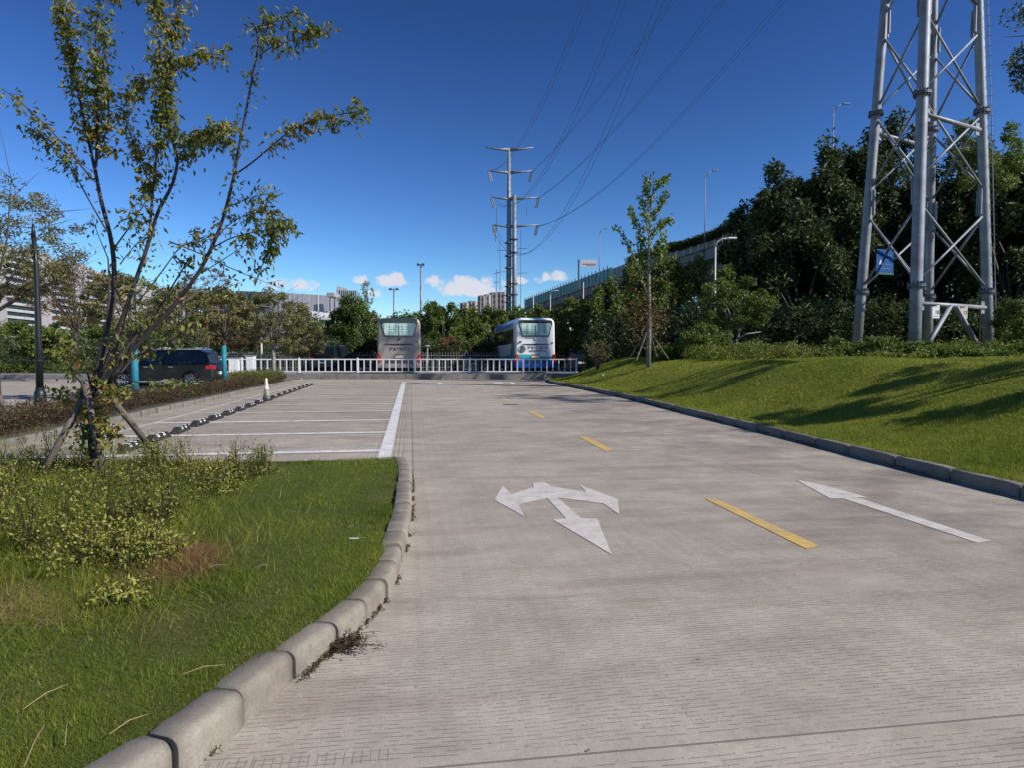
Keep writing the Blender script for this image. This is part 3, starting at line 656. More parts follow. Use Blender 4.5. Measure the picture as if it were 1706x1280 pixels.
tree('autumn_tree', 612, 465, 520, 14, 80, 'leaf_olive', 'thin sparse tree top rising behind the rounded green tree', GL, 500, .2, 328, base=.25, clumps=30, cr=.2, tr=.08, bare=6)
tree('autumn_tree', 345, 440, 520, 45, 42, 'leaf_rust', 'tall thin almost leafless tree above the black car', GL, 2200, .12, 329, base=.25, clumps=60, cr=.14, tr=.06, bare=14)
GB = 'green trees far behind the left car park'
for i, (px, yt, hw, Y, mt, lb) in enumerate(((30, 535, 60, 56, 'leaf_mid', 'green clump left of the black lamp post'), (75, 545, 40, 44, 'leaf_mid', 'open bush on the far hedge just right of the black lamp post'), (125, 528, 50, 58, 'leaf_lush', 'bright green tree below the podium of the apartment block'),
    (190, 535, 50, 60, 'leaf_mid', 'green tree directly behind the near tree stems'), (250, 528, 50, 62, 'leaf_mid', 'green tree behind the front of the black car'), (315, 535, 50, 64, 'leaf_olive', 'olive tree behind the middle of the black car'),
    (370, 525, 50, 66, 'leaf_mid', 'green tree behind the far teal trunk'), (430, 525, 50, 62, 'leaf_olive', 'yellow-green tree behind the pale forked tree'), (490, 520, 46, 64, 'leaf_mid', 'green tree showing right of the pale forked tree'),
    (530, 545, 40, 58, 'leaf_olive', 'dry brownish tree above the dark parked car'), (-60, 520, 70, 55, 'leaf_mid', 'green tree just outside the left edge'))):
    tree('broadleaf_tree', px, yt, 602, hw, Y, mt, lb, GB, 7000, .24, 350+i, base=.2, clumps=60)
# a near tree past the right edge of the picture; its outer twigs reach into view
tree('overhanging_tree', 1850, -130, 330, 170, 17, 'leaf_dark', 'sparse tree whose outer twigs reach in at the upper right edge', None, 6500, .12, 380, base=1.2, clumps=70, cr=.15, tr=.10, bare=1, barkshow=3)
tree('overhanging_tree', 2470, 20, 430, 330, 9.8, 'leaf_dark', 'second sparse tree past the right edge, farther out, that shades the right lawn', None, 9000, .14, 381, base=1.2, clumps=40, cr=.17, tr=.12, bare=1, barkshow=2)

# hedges
def strip_leaves(name, gen, n, L, mat, label, cat, seed, tint=.45, clus=300, group=None, kind='stuff', spread=.17, wr=.5):
    rs = R(seed); C0 = gen(rs, clus); k = rs.randint(0, clus, n); C = C0[k]+unit(rs.normal(size=(n, 3)))*(rs.uniform(0, 1, (n, 1))**.5)*spread*rs.uniform(.6, 1.3, clus)[k][:, None]
    C[:, 2] = np.maximum(C[:, 2], .02); V, Fq = leaf_geo(C, L, L*wr, rs, 0)
    return tag(npmesh(name, V, Fq, np.repeat(tintof(k, n, rs, tint), 2), M[mat]), label, cat, group, kind)
US = -6.12
def hz(rs, n, u0, u1, v0, v1, z0, z1, bias=1.0):
    u = rs.uniform(u0, u1, n); v = v0+(v1-v0)*rs.uniform(0, 1, n)**bias; z = rs.uniform(z0, z1, n)
    return np.stack([RX.x*u+AX.x*v, RX.y*u+AX.y*v, z], -1)
mb = MB(); a = [UV(US, 6), UV(US-2.35, 6), UV(US-2.35, 36.5), UV(US, 36.5)]
mb.add([(p.x, p.y, z) for z in (-.02, .1) for p in a], [(4, 5, 6, 7), (0, 1, 5, 4), (1, 2, 6, 5), (2, 3, 7, 6), (3, 0, 4, 7)]); tag(mb.build('planting_bed', M['soil']), kind='structure')
kerb_run('hedge_kerb', [UV(US+.14, 6), UV(US+.12, 20), UV(US+.12, 36.6), UV(US-.15, 37.0), UV(US-2.3, 37.0)], .95, .14, .13, 1, M['kerb_grey'], .03, 21, .012)
kerb_run('hedge_kerb', [UV(US-2.5, 36.8), UV(US-2.5, 6)], .95, .14, .12, 1, M['kerb_grey'], .03, 22, .01)
strip_leaves('hedge', lambda rs, n: hz(rs, n, US-.22, US-2.2, 6.5, 36.4, .12, .30, 1.3), 45000, .045, 'leaf_redhedge', 'low dark red and olive hedge filling the strip between the two car parks', 'hedge', 400, .38, 2600)
strip_leaves('front_hedge', lambda rs, n: hz(rs, n, US-.2, US-.95, 6.5, 36.4, .14, .50, 1.25), 52000, .045, 'leaf_hedge', 'taller olive green and reddish hedge row right behind the kerb of the left strip', 'hedge', 410, .45, 2400)
strip_leaves('hedge_sprigs', lambda rs, n: hz(rs, n, US-.3, US-2.0, 30.5, 36.4, .28, .62, 1), 14000, .055, 'leaf_weed', 'taller green sprigs growing out of the far half of the dark hedge', 'hedge', 401, .3, 700)
def wb(rs, n, x0, x1, y0, y1, z0, z1): return np.stack([rs.uniform(x0, x1, n), rs.uniform(y0, y1, n), rs.uniform(z0, z1, n)], -1)
MB().bx(-60, -20.5, 42, 46, -.03, .1+.22).build('far_planting_bed', M['soil'])['kind'] = 'structure'
strip_leaves('far_hedge', lambda rs, n: wb(rs, n, -48, -21, 42.2, 45.8, .35, .9), 22000, .13, 'leaf_mid', 'low green hedge across the far side of the left car park', 'hedge', 402, .3, 500, spread=.35)
strip_leaves('undergrowth', lambda rs, n: wb(rs, n, -46, 4, 49, 54, .3, 2.5), 75000, .17, 'leaf_dark', 'dark undergrowth below the trees behind the coaches', 'undergrowth', 403, .6, 900, spread=.45)
strip_leaves('undergrowth', lambda rs, n: np.array([(x, y, float(mound_z(x, min(y, 41)))+z) for x, y, z in zip(rs.uniform(4.5, 46, n), rs.uniform(36, 43, n), rs.uniform(0, 3.0, n))]), 70000, .22, 'leaf_dark', 'dark undergrowth at the foot of the right-hand trees', 'undergrowth', 404, .45, 1100, spread=.55)
strip_leaves('thicket', lambda rs, n: wb(rs, n, -34, 34, 68, 73, .3, 5.5), 42000, .36, 'leaf_dark', 'dark thicket closing the view far behind the coaches', 'undergrowth', 407, .5, 1000, spread=.9)
strip_leaves('lawn_weeds', lambda rs, n: np.array([(kx_lin(y)+.3+t, y, float(mound_z(kx_lin(y)+.3+t, y))+.02) for y, t in zip(4.5*np.exp(rs.uniform(0, 1, n)*1.8), rs.uniform(0, 1, n)**.8*13)]), 9000, .028, 'leaf_mid', 'small broad-leaved weeds dotted through the right lawn', 'weeds', 408, .35, 420, spread=.07)
strip_leaves('lawn_litter', lambda rs, n: np.array([(kx_lin(y)+.3+t, y, float(mound_z(kx_lin(y)+.3+t, y))+.045) for y, t in zip(4.5*np.exp(rs.uniform(0, 1, n)*1.8), rs.uniform(0, 1, n)**.8*13)]), 1800, .05, 'leaf_rust', 'dry fallen leaves scattered over the right lawn', 'litter', 409, .6, 900, spread=.05)
strip_leaves('weeds', lambda rs, n: np.array([(x, y, float(mound_z(x, y))+z) for x, y, z in zip(rs.uniform(7.5, 26, n), rs.uniform(26, 30, n), rs.uniform(0, .45, n))]), 42000, .10, 'leaf_weed', 'knee-high weeds along the top edge of the right lawn', 'weeds', 405, .35, 900, spread=.3)

# ---------------------------------------------------------------- the near tree with its stakes
def near_tree():
    YB = 7.1; b = D(158, 785, YB); b.z = .15
    root = empty('young_tree', b, 0, 'near multi-stemmed young tree with yellowing drooping leaves on the grass island', 'tree')
    rnd = random.Random(21); rs = R(22); mb = MB()
    def P(x, y, dy=0): return D(x, y, YB+dy)-b
    # (pixels, depth offset at the tip, r0, r1, leafiness, start of leaves)
    BR = [([(157, 790), (152, 730), (148, 680), (152, 640)], 0, .055, .05, 0, 1),
      ([(152, 650), (172, 585), (188, 500), (190, 440), (184, 395), (168, 335), (158, 280)], .2, .042, .022, .12, .5),
      ([(158, 282), (150, 240), (135, 180), (122, 110), (108, 50), (98, -20), (92, -80)], .5, .020, .006, 2.6, .15),
      ([(160, 278), (163, 200), (160, 130), (158, 60), (165, 0), (172, -60)], .0, .018, .006, 2.4, .1),
      ([(161, 265), (180, 215), (182, 170), (170, 110), (176, 50)], -.3, .012, .005, 1.5, .2),
      ([(155, 300), (130, 268), (100, 232), (60, 192), (28, 165), (4, 148)], -.4, .014, .004, 1.1, .25),
      ([(178, 385), (150, 335), (122, 285), (88, 245), (50, 212)], .6, .012, .004, .8, .45),
      ([(180, 430), (165, 395), (152, 360)], .3, .008, .003, .2, .5),
      ([(165, 640), (200, 545), (222, 475), (243, 415), (262, 350), (290, 305), (297, 262)], -.3, .036, .018, .35, .45),
      ([(297, 265), (283, 220), (276, 170), (280, 110), (292, 50), (302, -20), (305, -70)], -.5, .016, .005, 2.7, .08),
      ([(248, 400), (252, 330), (262, 260), (270, 190), (268, 120), (264, 50), (258, -40)], .3, .018, .006, 2.4, .25),
      ([(255, 320), (235, 270), (215, 222), (203, 180)], .5, .011, .004, 1.6, .3),
      ([(272, 150), (300, 105), (330, 85), (368, 92)], -.2, .008, .003, 2.0, .3),
      ([(290, 250), (320, 228), (350, 215), (395, 208)], -.6, .009, .003, 2.2, .1),
      ([(205, 180), (225, 150), (240, 130)], .5, .007, .003, 2.2, .2),
      ([(180, 640), (235, 565), (290, 510), (335, 448), (368, 375), (388, 300), (398, 240), (412, 170), (425, 100), (433, 60)], -.2, .036, .010, .35, .42),
      ([(432, 92), (455, 75), (492, 66), (545, 42)], -.4, .008, .003, 1.9, .25),
      ([(430, 75), (445, 45), (470, 25), (496, 22)], 0, .007, .003, 1.9, .2),
      ([(430, 70), (424, 45), (418, 30)], .1, .005, .002, 1.2, .3),
      ([(392, 290), (420, 270), (450, 245), (485, 215), (530, 198), (575, 188), (612, 184)], -.6, .012, .004, 1.5, .3),
      ([(397, 250), (370, 228), (345, 232), (318, 245), (302, 262)], .3, .009, .003, 2.2, .1),
      ([(378, 345), (410, 330), (445, 322), (468, 316)], .2, .008, .003, 1.2, .3),
      ([(350, 415), (385, 395), (425, 385), (460, 380), (488, 372)], -.4, .010, .003, 1.7, .3),
      ([(358, 400), (380, 370), (430, 350), (468, 356), (480, 365)], .1, .008, .003, 1.4, .4),
      ([(335, 455), (375, 430), (412, 405), (440, 385)], .3, .008, .003, .6, .5),
      ([(232, 500), (262, 462), (290, 425), (300, 410)], .3, .011, .006, .3, .4),
      ([(282, 402), (330, 420), (380, 445), (430, 465), (470, 480)], -.2, .010, .003, .25, .3),
      ([(430, 460), (440, 430), (455, 410), (470, 392)], -.2, .007, .003, 2.0, .1),
      ([(300, 412), (330, 395), (362, 388)], .1, .007, .003, 1.6, .2),
      ([(185, 420), (210, 385), (235, 350), (245, 330)], -.3, .012, .005, 1.0, .5),
      ([(200, 440), (225, 405), (250, 385)], -.1, .008, .004, .6, .5),
      ([(186, 610), (225, 560), (262, 520), (285, 480), (318, 425)], .4, .022, .008, .8, .4),
      ([(170, 640), (178, 560), (182, 480), (180, 430)], .5, .022, .010, .2, .5),
      ([(178, 650), (215, 600), (260, 570), (310, 530), (350, 490), (400, 470)], .6, .020, .004, .5, .3),
      ([(200, 600), (250, 585), (300, 560), (330, 520)], -.5, .014, .003, .5, .3),
      ([(160, 650), (198, 570), (212, 520), (225, 470)], -.5, .022, .008, .4, .3),
      ([(150, 655), (120, 620), (105, 590), (100, 560)], -.3, .012, .004, 1.4, .3),
      ([(150, 640), (140, 590), (130, 540), (135, 500)], .2, .014, .004, .7, .3),
      ([(150, 660), (120, 655), (95, 650)], .1, .008, .003, 1.4, .4),
      ([(185, 625), (240, 640), (290, 640), (310, 628)], -.5, .010, .003, .5, .4),
      ([(152, 680), (140, 720), (135, 745)], -.1, .006, .003, 2.6, .1),
      ([(150, 670), (170, 700), (182, 740)], -.2, .006, .003, 2.8, .1),
      ([(165, 640), (180, 640), (205, 655)], -.3, .008, .003, 2.0, .3)]
    pts = []; dirs = []; big = []
    for k, (px, dz, r0, r1, leafy, s0) in enumerate(BR):
        n = len(px); w = [P(x+rnd.uniform(-1.5, 1.5)*(0 < i < n-1), y, dz*(i/(n-1))**1.0*1.0) for i, (x, y) in enumerate(px)]
        # round the polyline a little
        w = smooth_poly(resample([p.copy() for p in w], .12), 1) if n > 2 else w
        grow(mb, w, r0*.78, r1*.8, 7)
        tot = sum((w[i+1]-w[i]).length for i in range(len(w)-1))
        for j in range(int(tot*6*leafy/1.6)+int(tot*3)):     # side twigs
            s = rnd.uniform(max(s0-.1, .1), 1); p, d = along(w, s); e = p+Vector((rnd.gauss(0, .6), rnd.gauss(0, .8), rnd.gauss(.35, .45))).normalized()*rnd.uniform(.05, .20)
            mb.tube([p, e], [.0035, .0015], 3, False)
            for q in range(int(9*leafy+rnd.random())): pts.append(p.lerp(e, rnd.uniform(.2, 1.05))+Vector((rnd.gauss(0, .02), rnd.gauss(0, .03), -.01)))
        for j in range(int(tot*92*leafy)):
            s = rnd.uniform(s0, 1.02); p, d = along(w, s); pts.append(p+Vector((rnd.gauss(0, .06), rnd.gauss(0, .06), rnd.gauss(-.025, .05))))
    C = np.array(pts); n = len(C); dr = rs.normal(size=(n, 3))*[.7, .7, .4]; dr[:, 2] -= .75
    V, Fq = leaf_geo(C, .072, .029, rs, .1, dirs=dr)
    # leaves turn yellow and rusty in patches
    pn = .60+.28*np.sin(C[:, 0]*3.1+1)*np.sin(C[:, 2]*2.3)+rs.normal(size=n)*.2
    pn = np.where(rs.uniform(size=n) < .035, .97, pn*.85)
    cut = min(290, n); pick = rs.choice(n, cut, replace=False); mask = np.ones(n, bool); mask[pick] = False
    Vm = V.reshape(n, 4, 3)
    Vr = Vm[mask].reshape(-1, 3); m_ = mask.sum(); i = np.arange(m_)[:, None]*4; Fr = np.concatenate([i+[0, 1, 2], i+[0, 2, 3]], 1).reshape(-1, 3)
    o = npmesh('foliage', Vr, Fr, np.repeat(np.clip(pn[mask], 0, 1), 2), M['leaf_cherry'], root); o['kind'] = 'stuff'
    protos = []
    for q in range(12):
        Vp = np.array([(0, 0, 0), (.014, .004, -.028), (0, 0, -.078), (-.014, .004, -.028)])
        me = npmesh(None, Vp, np.array([[0, 1, 2], [0, 2, 3]]), np.full(2, q/13), M['leaf_cherry']); me.name = 'leaf'; protos.append(me)
    for q in pick:
        l = bpy.data.objects.new('leaf', protos[int(np.clip(pn[q], 0, .99)*12)]); COL.objects.link(l); l.parent = root; l.location = C[q]
        l.rotation_euler = (rs.normal()*.7, rs.normal()*.7, rs.uniform(0, 6.28))
    mb.build('stems', M['bark_dark'], root, True, fix=False)
    s = empty('tree_support', b, 0, 'three rough timber stakes propping the near tree on the grass island', 'tree support')
    for p, q, r_ in (((172, 792, -.15), (143, 648, -.1), .038), ((262, 763, .9), (178, 655, .1), .036), ((64, 800, -.2), (140, 660, 0), .036)):
        a = P(*p); e = P(*q); a = a+(a-e).normalized()*.12; mid = a.lerp(e, .5)+Vector((.01, 0, 0)); MB().tube([a, mid, e+(e-a).normalized()*.1], [r_, r_*.96, r_*.9], 10).build('stake', M['stake'], s, True)
    MB().tube([P(138, 660), P(160, 655)], .05, 8).build('binding', M['rubber'], s, True)
near_tree()
b = D(0, 672, 12.5); s = empty('tree_support', (b.x-.4, 12.5, .1), 0, 'single leaning timber stake at the left edge in the dark hedge', 'tree support')
MB().tube([(D(22, 704, 12.5)-s.location), (D(-30, 615, 12.6)-s.location)], .045, 8).build('stake', M['stake'], s, True)
# ---------------------------------------------------------------- grass and weeds
def vnoise(x, y, seed, sc):
    rs = R(seed); g = rs.uniform(0, 1, (64, 64)); x = np.asarray(x)/sc+500; y = np.asarray(y)/sc+500
    i = np.floor(x).astype(int); j = np.floor(y).astype(int); fx = smooth(x-i); fy = smooth(y-j)
    f = lambda a, b: g[a % 64, b % 64]
    return (f(i, j)*(1-fx)+f(i+1, j)*fx)*(1-fy)+(f(i, j+1)*(1-fx)+f(i+1, j+1)*fx)*fy
def blades(name, X, Y, Z, H, Wd, tint, mat, seed, lean=.35):
    rs = R(seed); n = len(X); a = rs.uniform(0, 6.283, n); ca, sa = np.cos(a), np.sin(a); le = rs.normal(size=(n, 2))*lean
    B = np.stack([X, Y, Z-.01], -1); w = np.stack([ca*Wd, sa*Wd, 0*ca], -1)*.5; tip = B+np.stack([le[:, 0]*H, le[:, 1]*H, H], -1)
    V = np.stack([B-w, B+w, tip], 1).reshape(-1, 3); Fq = np.arange(3*n).reshape(-1, 3)
    return npmesh(name, V, Fq, tint, M[mat])
def lawn_left():
    rs = R(50); n = 400000
    v = 1.0*np.exp(rs.uniform(0, 1, n)*math.log(VTOP/1.0))+.0; v = np.where(rs.uniform(size=n) < .25, rs.uniform(1, VTOP, n), v)
    ue = u_edge(v); u = ue+.03-rs.uniform(0, 1, n)**1.25*np.clip(v*1.1, 2.4, 9)
    X = RX.x*u+AX.x*v; Y = RX.y*u+AX.y*v
    k = (Y > .9) & (np.abs(X) < Y*.80+1.6); X, Y, u, ue = X[k], Y[k], u[k], ue[k]; n = len(X)
    Z = island_z(X, Y); n1 = vnoise(X, Y, 1, .55); n2 = vnoise(X, Y, 2, .14); n3 = vnoise(X, Y, 3, 1.7)
    H = (.010+.013*n1+.014*n2)*rs.uniform(.6, 1.35, n); H = np.where(vnoise(X, Y, 8, .9) > .8, H*1.5, H)
    W_ = .0019+.0006*Y; t = -.20+.55*n1+.62*n3+rs.normal(size=n)*.15+.25*(n2-.5); t = np.where(rs.uniform(size=n) < .05+.12*(vnoise(X, Y, 6, .5) > .72), rs.uniform(.85, 1, n), np.clip(t, 0, .88))
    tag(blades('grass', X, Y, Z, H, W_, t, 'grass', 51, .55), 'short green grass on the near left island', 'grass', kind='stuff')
lawn_left()
def lawn_right():
    rs = R(52); n = 640000
    Y = 3.2*np.exp(rs.uniform(0, 1, n)*math.log(41/3.2)); t = rs.uniform(0, 1, n)**1.15*np.clip(Y*.85+2, 6, 30)
    X = kx_lin(Y)+.10+t; k = (X < Y*.82+5) & (X > 0); X, Y, t = X[k], Y[k], t[k]; Z = mound_z(X, Y); n = len(X)
    n1 = vnoise(X, Y, 11, 1.3); n2 = vnoise(X, Y, 12, .35); n3 = vnoise(X, Y, 13, 4.0)
    H = (.025+.035*n2)*rs.uniform(.6, 1.3, n); H[t < .15] *= 1.9; W_ = .003+.00095*Y
    tt = .02+.46*n1+.34*n3+.30*(n2-.5)+rs.normal(size=n)*.10; tt = np.where(rs.uniform(size=n) < .03+.10*(vnoise(X, Y, 16, 1.1) > .78), rs.uniform(.88, 1, n), np.clip(tt, 0, .86))
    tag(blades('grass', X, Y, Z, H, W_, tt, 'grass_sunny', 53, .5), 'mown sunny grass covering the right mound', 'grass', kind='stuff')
lawn_right()
def weeds():
    rs = R(60); rnd = random.Random(61); C = []; T_ = []; mb = MB()
    def plant(p, h, nl, spread, t0):
        for s in range(rnd.randint(2, 4)):
            e = p+Vector((rnd.gauss(0, spread), rnd.gauss(0, spread), h*rnd.uniform(.7, 1.15))); mb.tube([p, p.lerp(e, .5)+Vector((0, 0, .02)), e], [.003, .0025, .0015], 3, False)
            for j in range(nl):
                q = p.lerp(e, rnd.uniform(.25, 1.04)); C.append(q+Vector((rnd.gauss(0, .03), rnd.gauss(0, .03), rnd.gauss(0, .015)))); T_.append(t0+rnd.gauss(0, .16))
    def spot(px, py, z=.15): p = G(px, py, z); p.z = float(island_z(p.x, p.y)); return p
    for i in range(860):
        x = rnd.uniform(-160, 450); y0 = 775+rnd.random()**1.4*165*(1-max(0, x-170)/300.0)
        if vnoise(x, y0*1.6, 91, 34.0) < .36: continue
        if x > 330: y0 = 775+rnd.random()*70*(1-(x-330)/150)
        plant(spot(x, y0), rnd.choice((.05, .07, .10, .13, .17, .22, .30, .40))*(1 if x < 330 else .8), rnd.choice((6, 9, 13)), .07, .50+.3*vnoise(x, y0, 5, 60.0)+rnd.uniform(-.3, .2))
    for i in range(60): plant(spot(rnd.gauss(205, 38), rnd.gauss(925, 14)), rnd.uniform(.12, .27), 16, .07, .72)
    for i in range(16): plant(spot(rnd.gauss(200, 22), rnd.gauss(985, 9)), rnd.uniform(.05, .12), 12, .05, .78)
    for i in range(8): plant(spot(437+rnd.gauss(0, 5), 790+rnd.gauss(0, 4)), rnd.uniform(.25, .36), 14, .03, .6)
    for i in range(10): plant(spot(256+rnd.gauss(0, 5), 790+rnd.gauss(0, 4)), rnd.uniform(.25, .4), 14, .03, .5)
    Cn = np.array(C); V, Fq = leaf_geo(Cn, rs.choice([.016, .025, .042], len(Cn)), .016, rs, -.25); t = np.clip(np.array(T_), 0, 1)
    root = tag(npmesh('weeds', V, Fq, np.repeat(t, 2), M['leaf_weed']), 'tangle of leafy yellow-green weeds around the foot of the near tree', 'weeds', kind='stuff')
    mb.build('weed_stems', M['brown'], root, fix=False)['kind'] = 'stuff'
    # long grass among the weeds, straw and a dry heap
    def tuft(n, cx, cy, sx, sy, hh, w, mat, lean, seed, tl, th, name, label, cat='grass'):
        rs = R(seed); k = [spot(rs.normal()*sx+cx, rs.normal()*sy+cy) for _ in range(n)]; X = np.array([p.x for p in k]); Y = np.array([p.y for p in k]); Z = np.array([p.z for p in k])
        tag(blades(name, X, Y, Z, hh*rs.uniform(.4, 1.2, n), np.full(n, w), rs.uniform(tl, th, n), mat, seed, lean), label, cat, kind='stuff')
    tuft(30000, 110, 850, 140, 58, .13, .0045, 'grass', .75, 70, .1, 1, 'long_grass', 'long uncut grass among the weeds left of the near tree')
    tuft(5000, 110, 985, 130, 34, .06, .004, 'grass', .9, 71, .3, 1, 'long_grass', 'thin longer grass below the weedy shrub on the island')
    tuft(5200, 285, 930, 30, 14, .085, .005, 'straw', 1.6, 72, 0, .5, 'dry_heap', 'reddish brown heap of dead clippings beside the weedy shrub', 'dry clippings')
    tuft(2600, 30, 985, 60, 24, .05, .004, 'straw', 2.6, 73, .5, 1, 'straw_patch', 'flattened yellow straw at the left edge of the island', 'straw')
    SL = ['longest dry stalk, lying slantwise at the lower left of the island grass', 'pale bent stalk lying near the kerb by the withered weed', 'dry stalk slanting up just left of the nearest kerb stones', 'tiny pale straw beside the short white stick on the island', 'dry stalk just right of the reddish brown heap', 'short dry stalk between the brown heap and the kerb', 'dry stalk standing up at the bottom left corner', 'upright stalk among the long grass left of the weedy shrub', 'upright dry stalk behind the brown heap', 'small upright stalk between the bottom left stalks', 'short stalk just below the weedy shrub on the island', 'tiny straw above the short white stick on the island']
    rnd = random.Random(80); rootn = 0
    for (x, y, x2, y2) in ((38, 1183, 113, 1143), (304, 1126, 375, 1113), (182, 1222, 246, 1192), (592, 901, 605, 901), (345, 948, 378, 945), (425, 950, 450, 948), (40, 1275, 74, 1210), (115, 925, 125, 975), (430, 812, 420, 820), (108, 1240, 112, 1205), (255, 962, 262, 980), (580, 880, 590, 878)):
        a = spot(x, y); e = spot(x2, y2); a.z += .035; e.z += .04; m_ = a.lerp(e, .5)+Vector((0, 0, .012))
        o = MB().tube([a, m_, e], [.0018, .0022, .001], 4).build('straw_stalk', M['straw']); o.data.attributes.new('tint', 'FLOAT', 'FACE').data.foreach_set('value', [1.0]*len(o.data.polygons))
        rootn += 1; tag(o, SL[rootn-1], 'straw', 'dry stalks lying on the left island')
    # dead weed clump spilling from the kerb joint on to the concrete
    rs = R(90); P0 = G(556, 1082, .0); n = 900; L = []
    mb = MB(); pts = []
    for i in range(70):
        a = rnd.uniform(-.9, .6); r_ = rnd.uniform(.05, .2)*(1.3 if i < 16 else .7); s = P0+Vector((rnd.gauss(-.01, .035), rnd.gauss(0, .03), .01)); e = s+Vector((math.cos(a)*r_, math.sin(a)*r_*.8, rnd.uniform(0, .05)))
        mb.tube([s, s.lerp(e, .5)+Vector((0, 0, .02)), e], [.0025, .002, .001], 3, False)
        for j in range(14): pts.append(s.lerp(e, rnd.random())+Vector((rnd.gauss(0, .006), rnd.gauss(0, .006), .012)))
    for (x, y) in [(540+rnd.gauss(0, 3), 1097+i*.0) for i in range(10)]+[(505+i*2.3, 1135-i*2.3) for i in range(22)]:
        p = G(x, y, 0)
        for j in range(9): pts.append(p+Vector((rnd.gauss(0, .012), rnd.gauss(0, .012), .01+abs(rnd.gauss(0, .008)))))
    C = np.array(pts); V, Fq = leaf_geo(C, .016, .008, rs, 0)
    r = tag(npmesh('dead_weed', V, Fq, np.repeat(rs.uniform(0, 1, len(C))**1.5, 2), M['brown']), 'withered brown weed spilling out of a kerb joint on to the concrete', 'weed'); mb.build('stems', M['brown'], r, fix=False)
    # bits of weed and soil along the kerb feet
    pts = []
    for i in range(2600):
        s = rnd.random(); j = s*(len(edge)-1); a = edge[int(j)]
        if vnoise(a.x*3, a.y*3, 33, .5) > .42: pts.append(a+Vector((abs(rnd.gauss(0, .014))-.004, rnd.gauss(0, .02), .006+abs(rnd.gauss(0, .008)))))
    P2 = smooth_poly(resample(KR, .3), 2)
    for i in range(5000):
        a = P2[rnd.randrange(len(P2))]
        if vnoise(a.x*2, a.y*2, 34, .9) > .5: pts.append(a+Vector((-abs(rnd.gauss(0, .03)), rnd.gauss(0, .2), .01+abs(rnd.gauss(0, .015)))))
    C = np.array(pts); V, Fq = leaf_geo(C, .013+.0012*C[:, 1], .007+.0006*C[:, 1], rs, 0); tag(npmesh('kerb_litter', V, Fq, np.repeat(rs.uniform(0, .9, len(C)), 2), M['brown']), 'crumbs of dry moss and weed along the feet of the kerbs', 'litter', kind='stuff')
    # fallen leaves scattered over the concrete
    C = np.stack([rs.uniform(-2, 7, 260), rs.uniform(2.3, 14, 260), np.full(260, .006)], -1); C = C[(C[:, 0] < kx_lin(C[:, 1])-.1) & (C[:, 0] > .3-.16*C[:, 1])]
    d = rs.normal(size=C.shape); d[:, 2] = 0; V, Fq = leaf_geo(C, .02, .011, rs, 0, dirs=d); V[:, 2] = .006+np.abs(V[:, 2]-.006)*.3
    tag(npmesh('fallen_leaves', V, Fq, np.repeat(rs.uniform(0, 1, len(C)), 2), M['brown']), 'tiny dry leaf crumbs scattered over the concrete', 'litter', kind='stuff')
weeds()
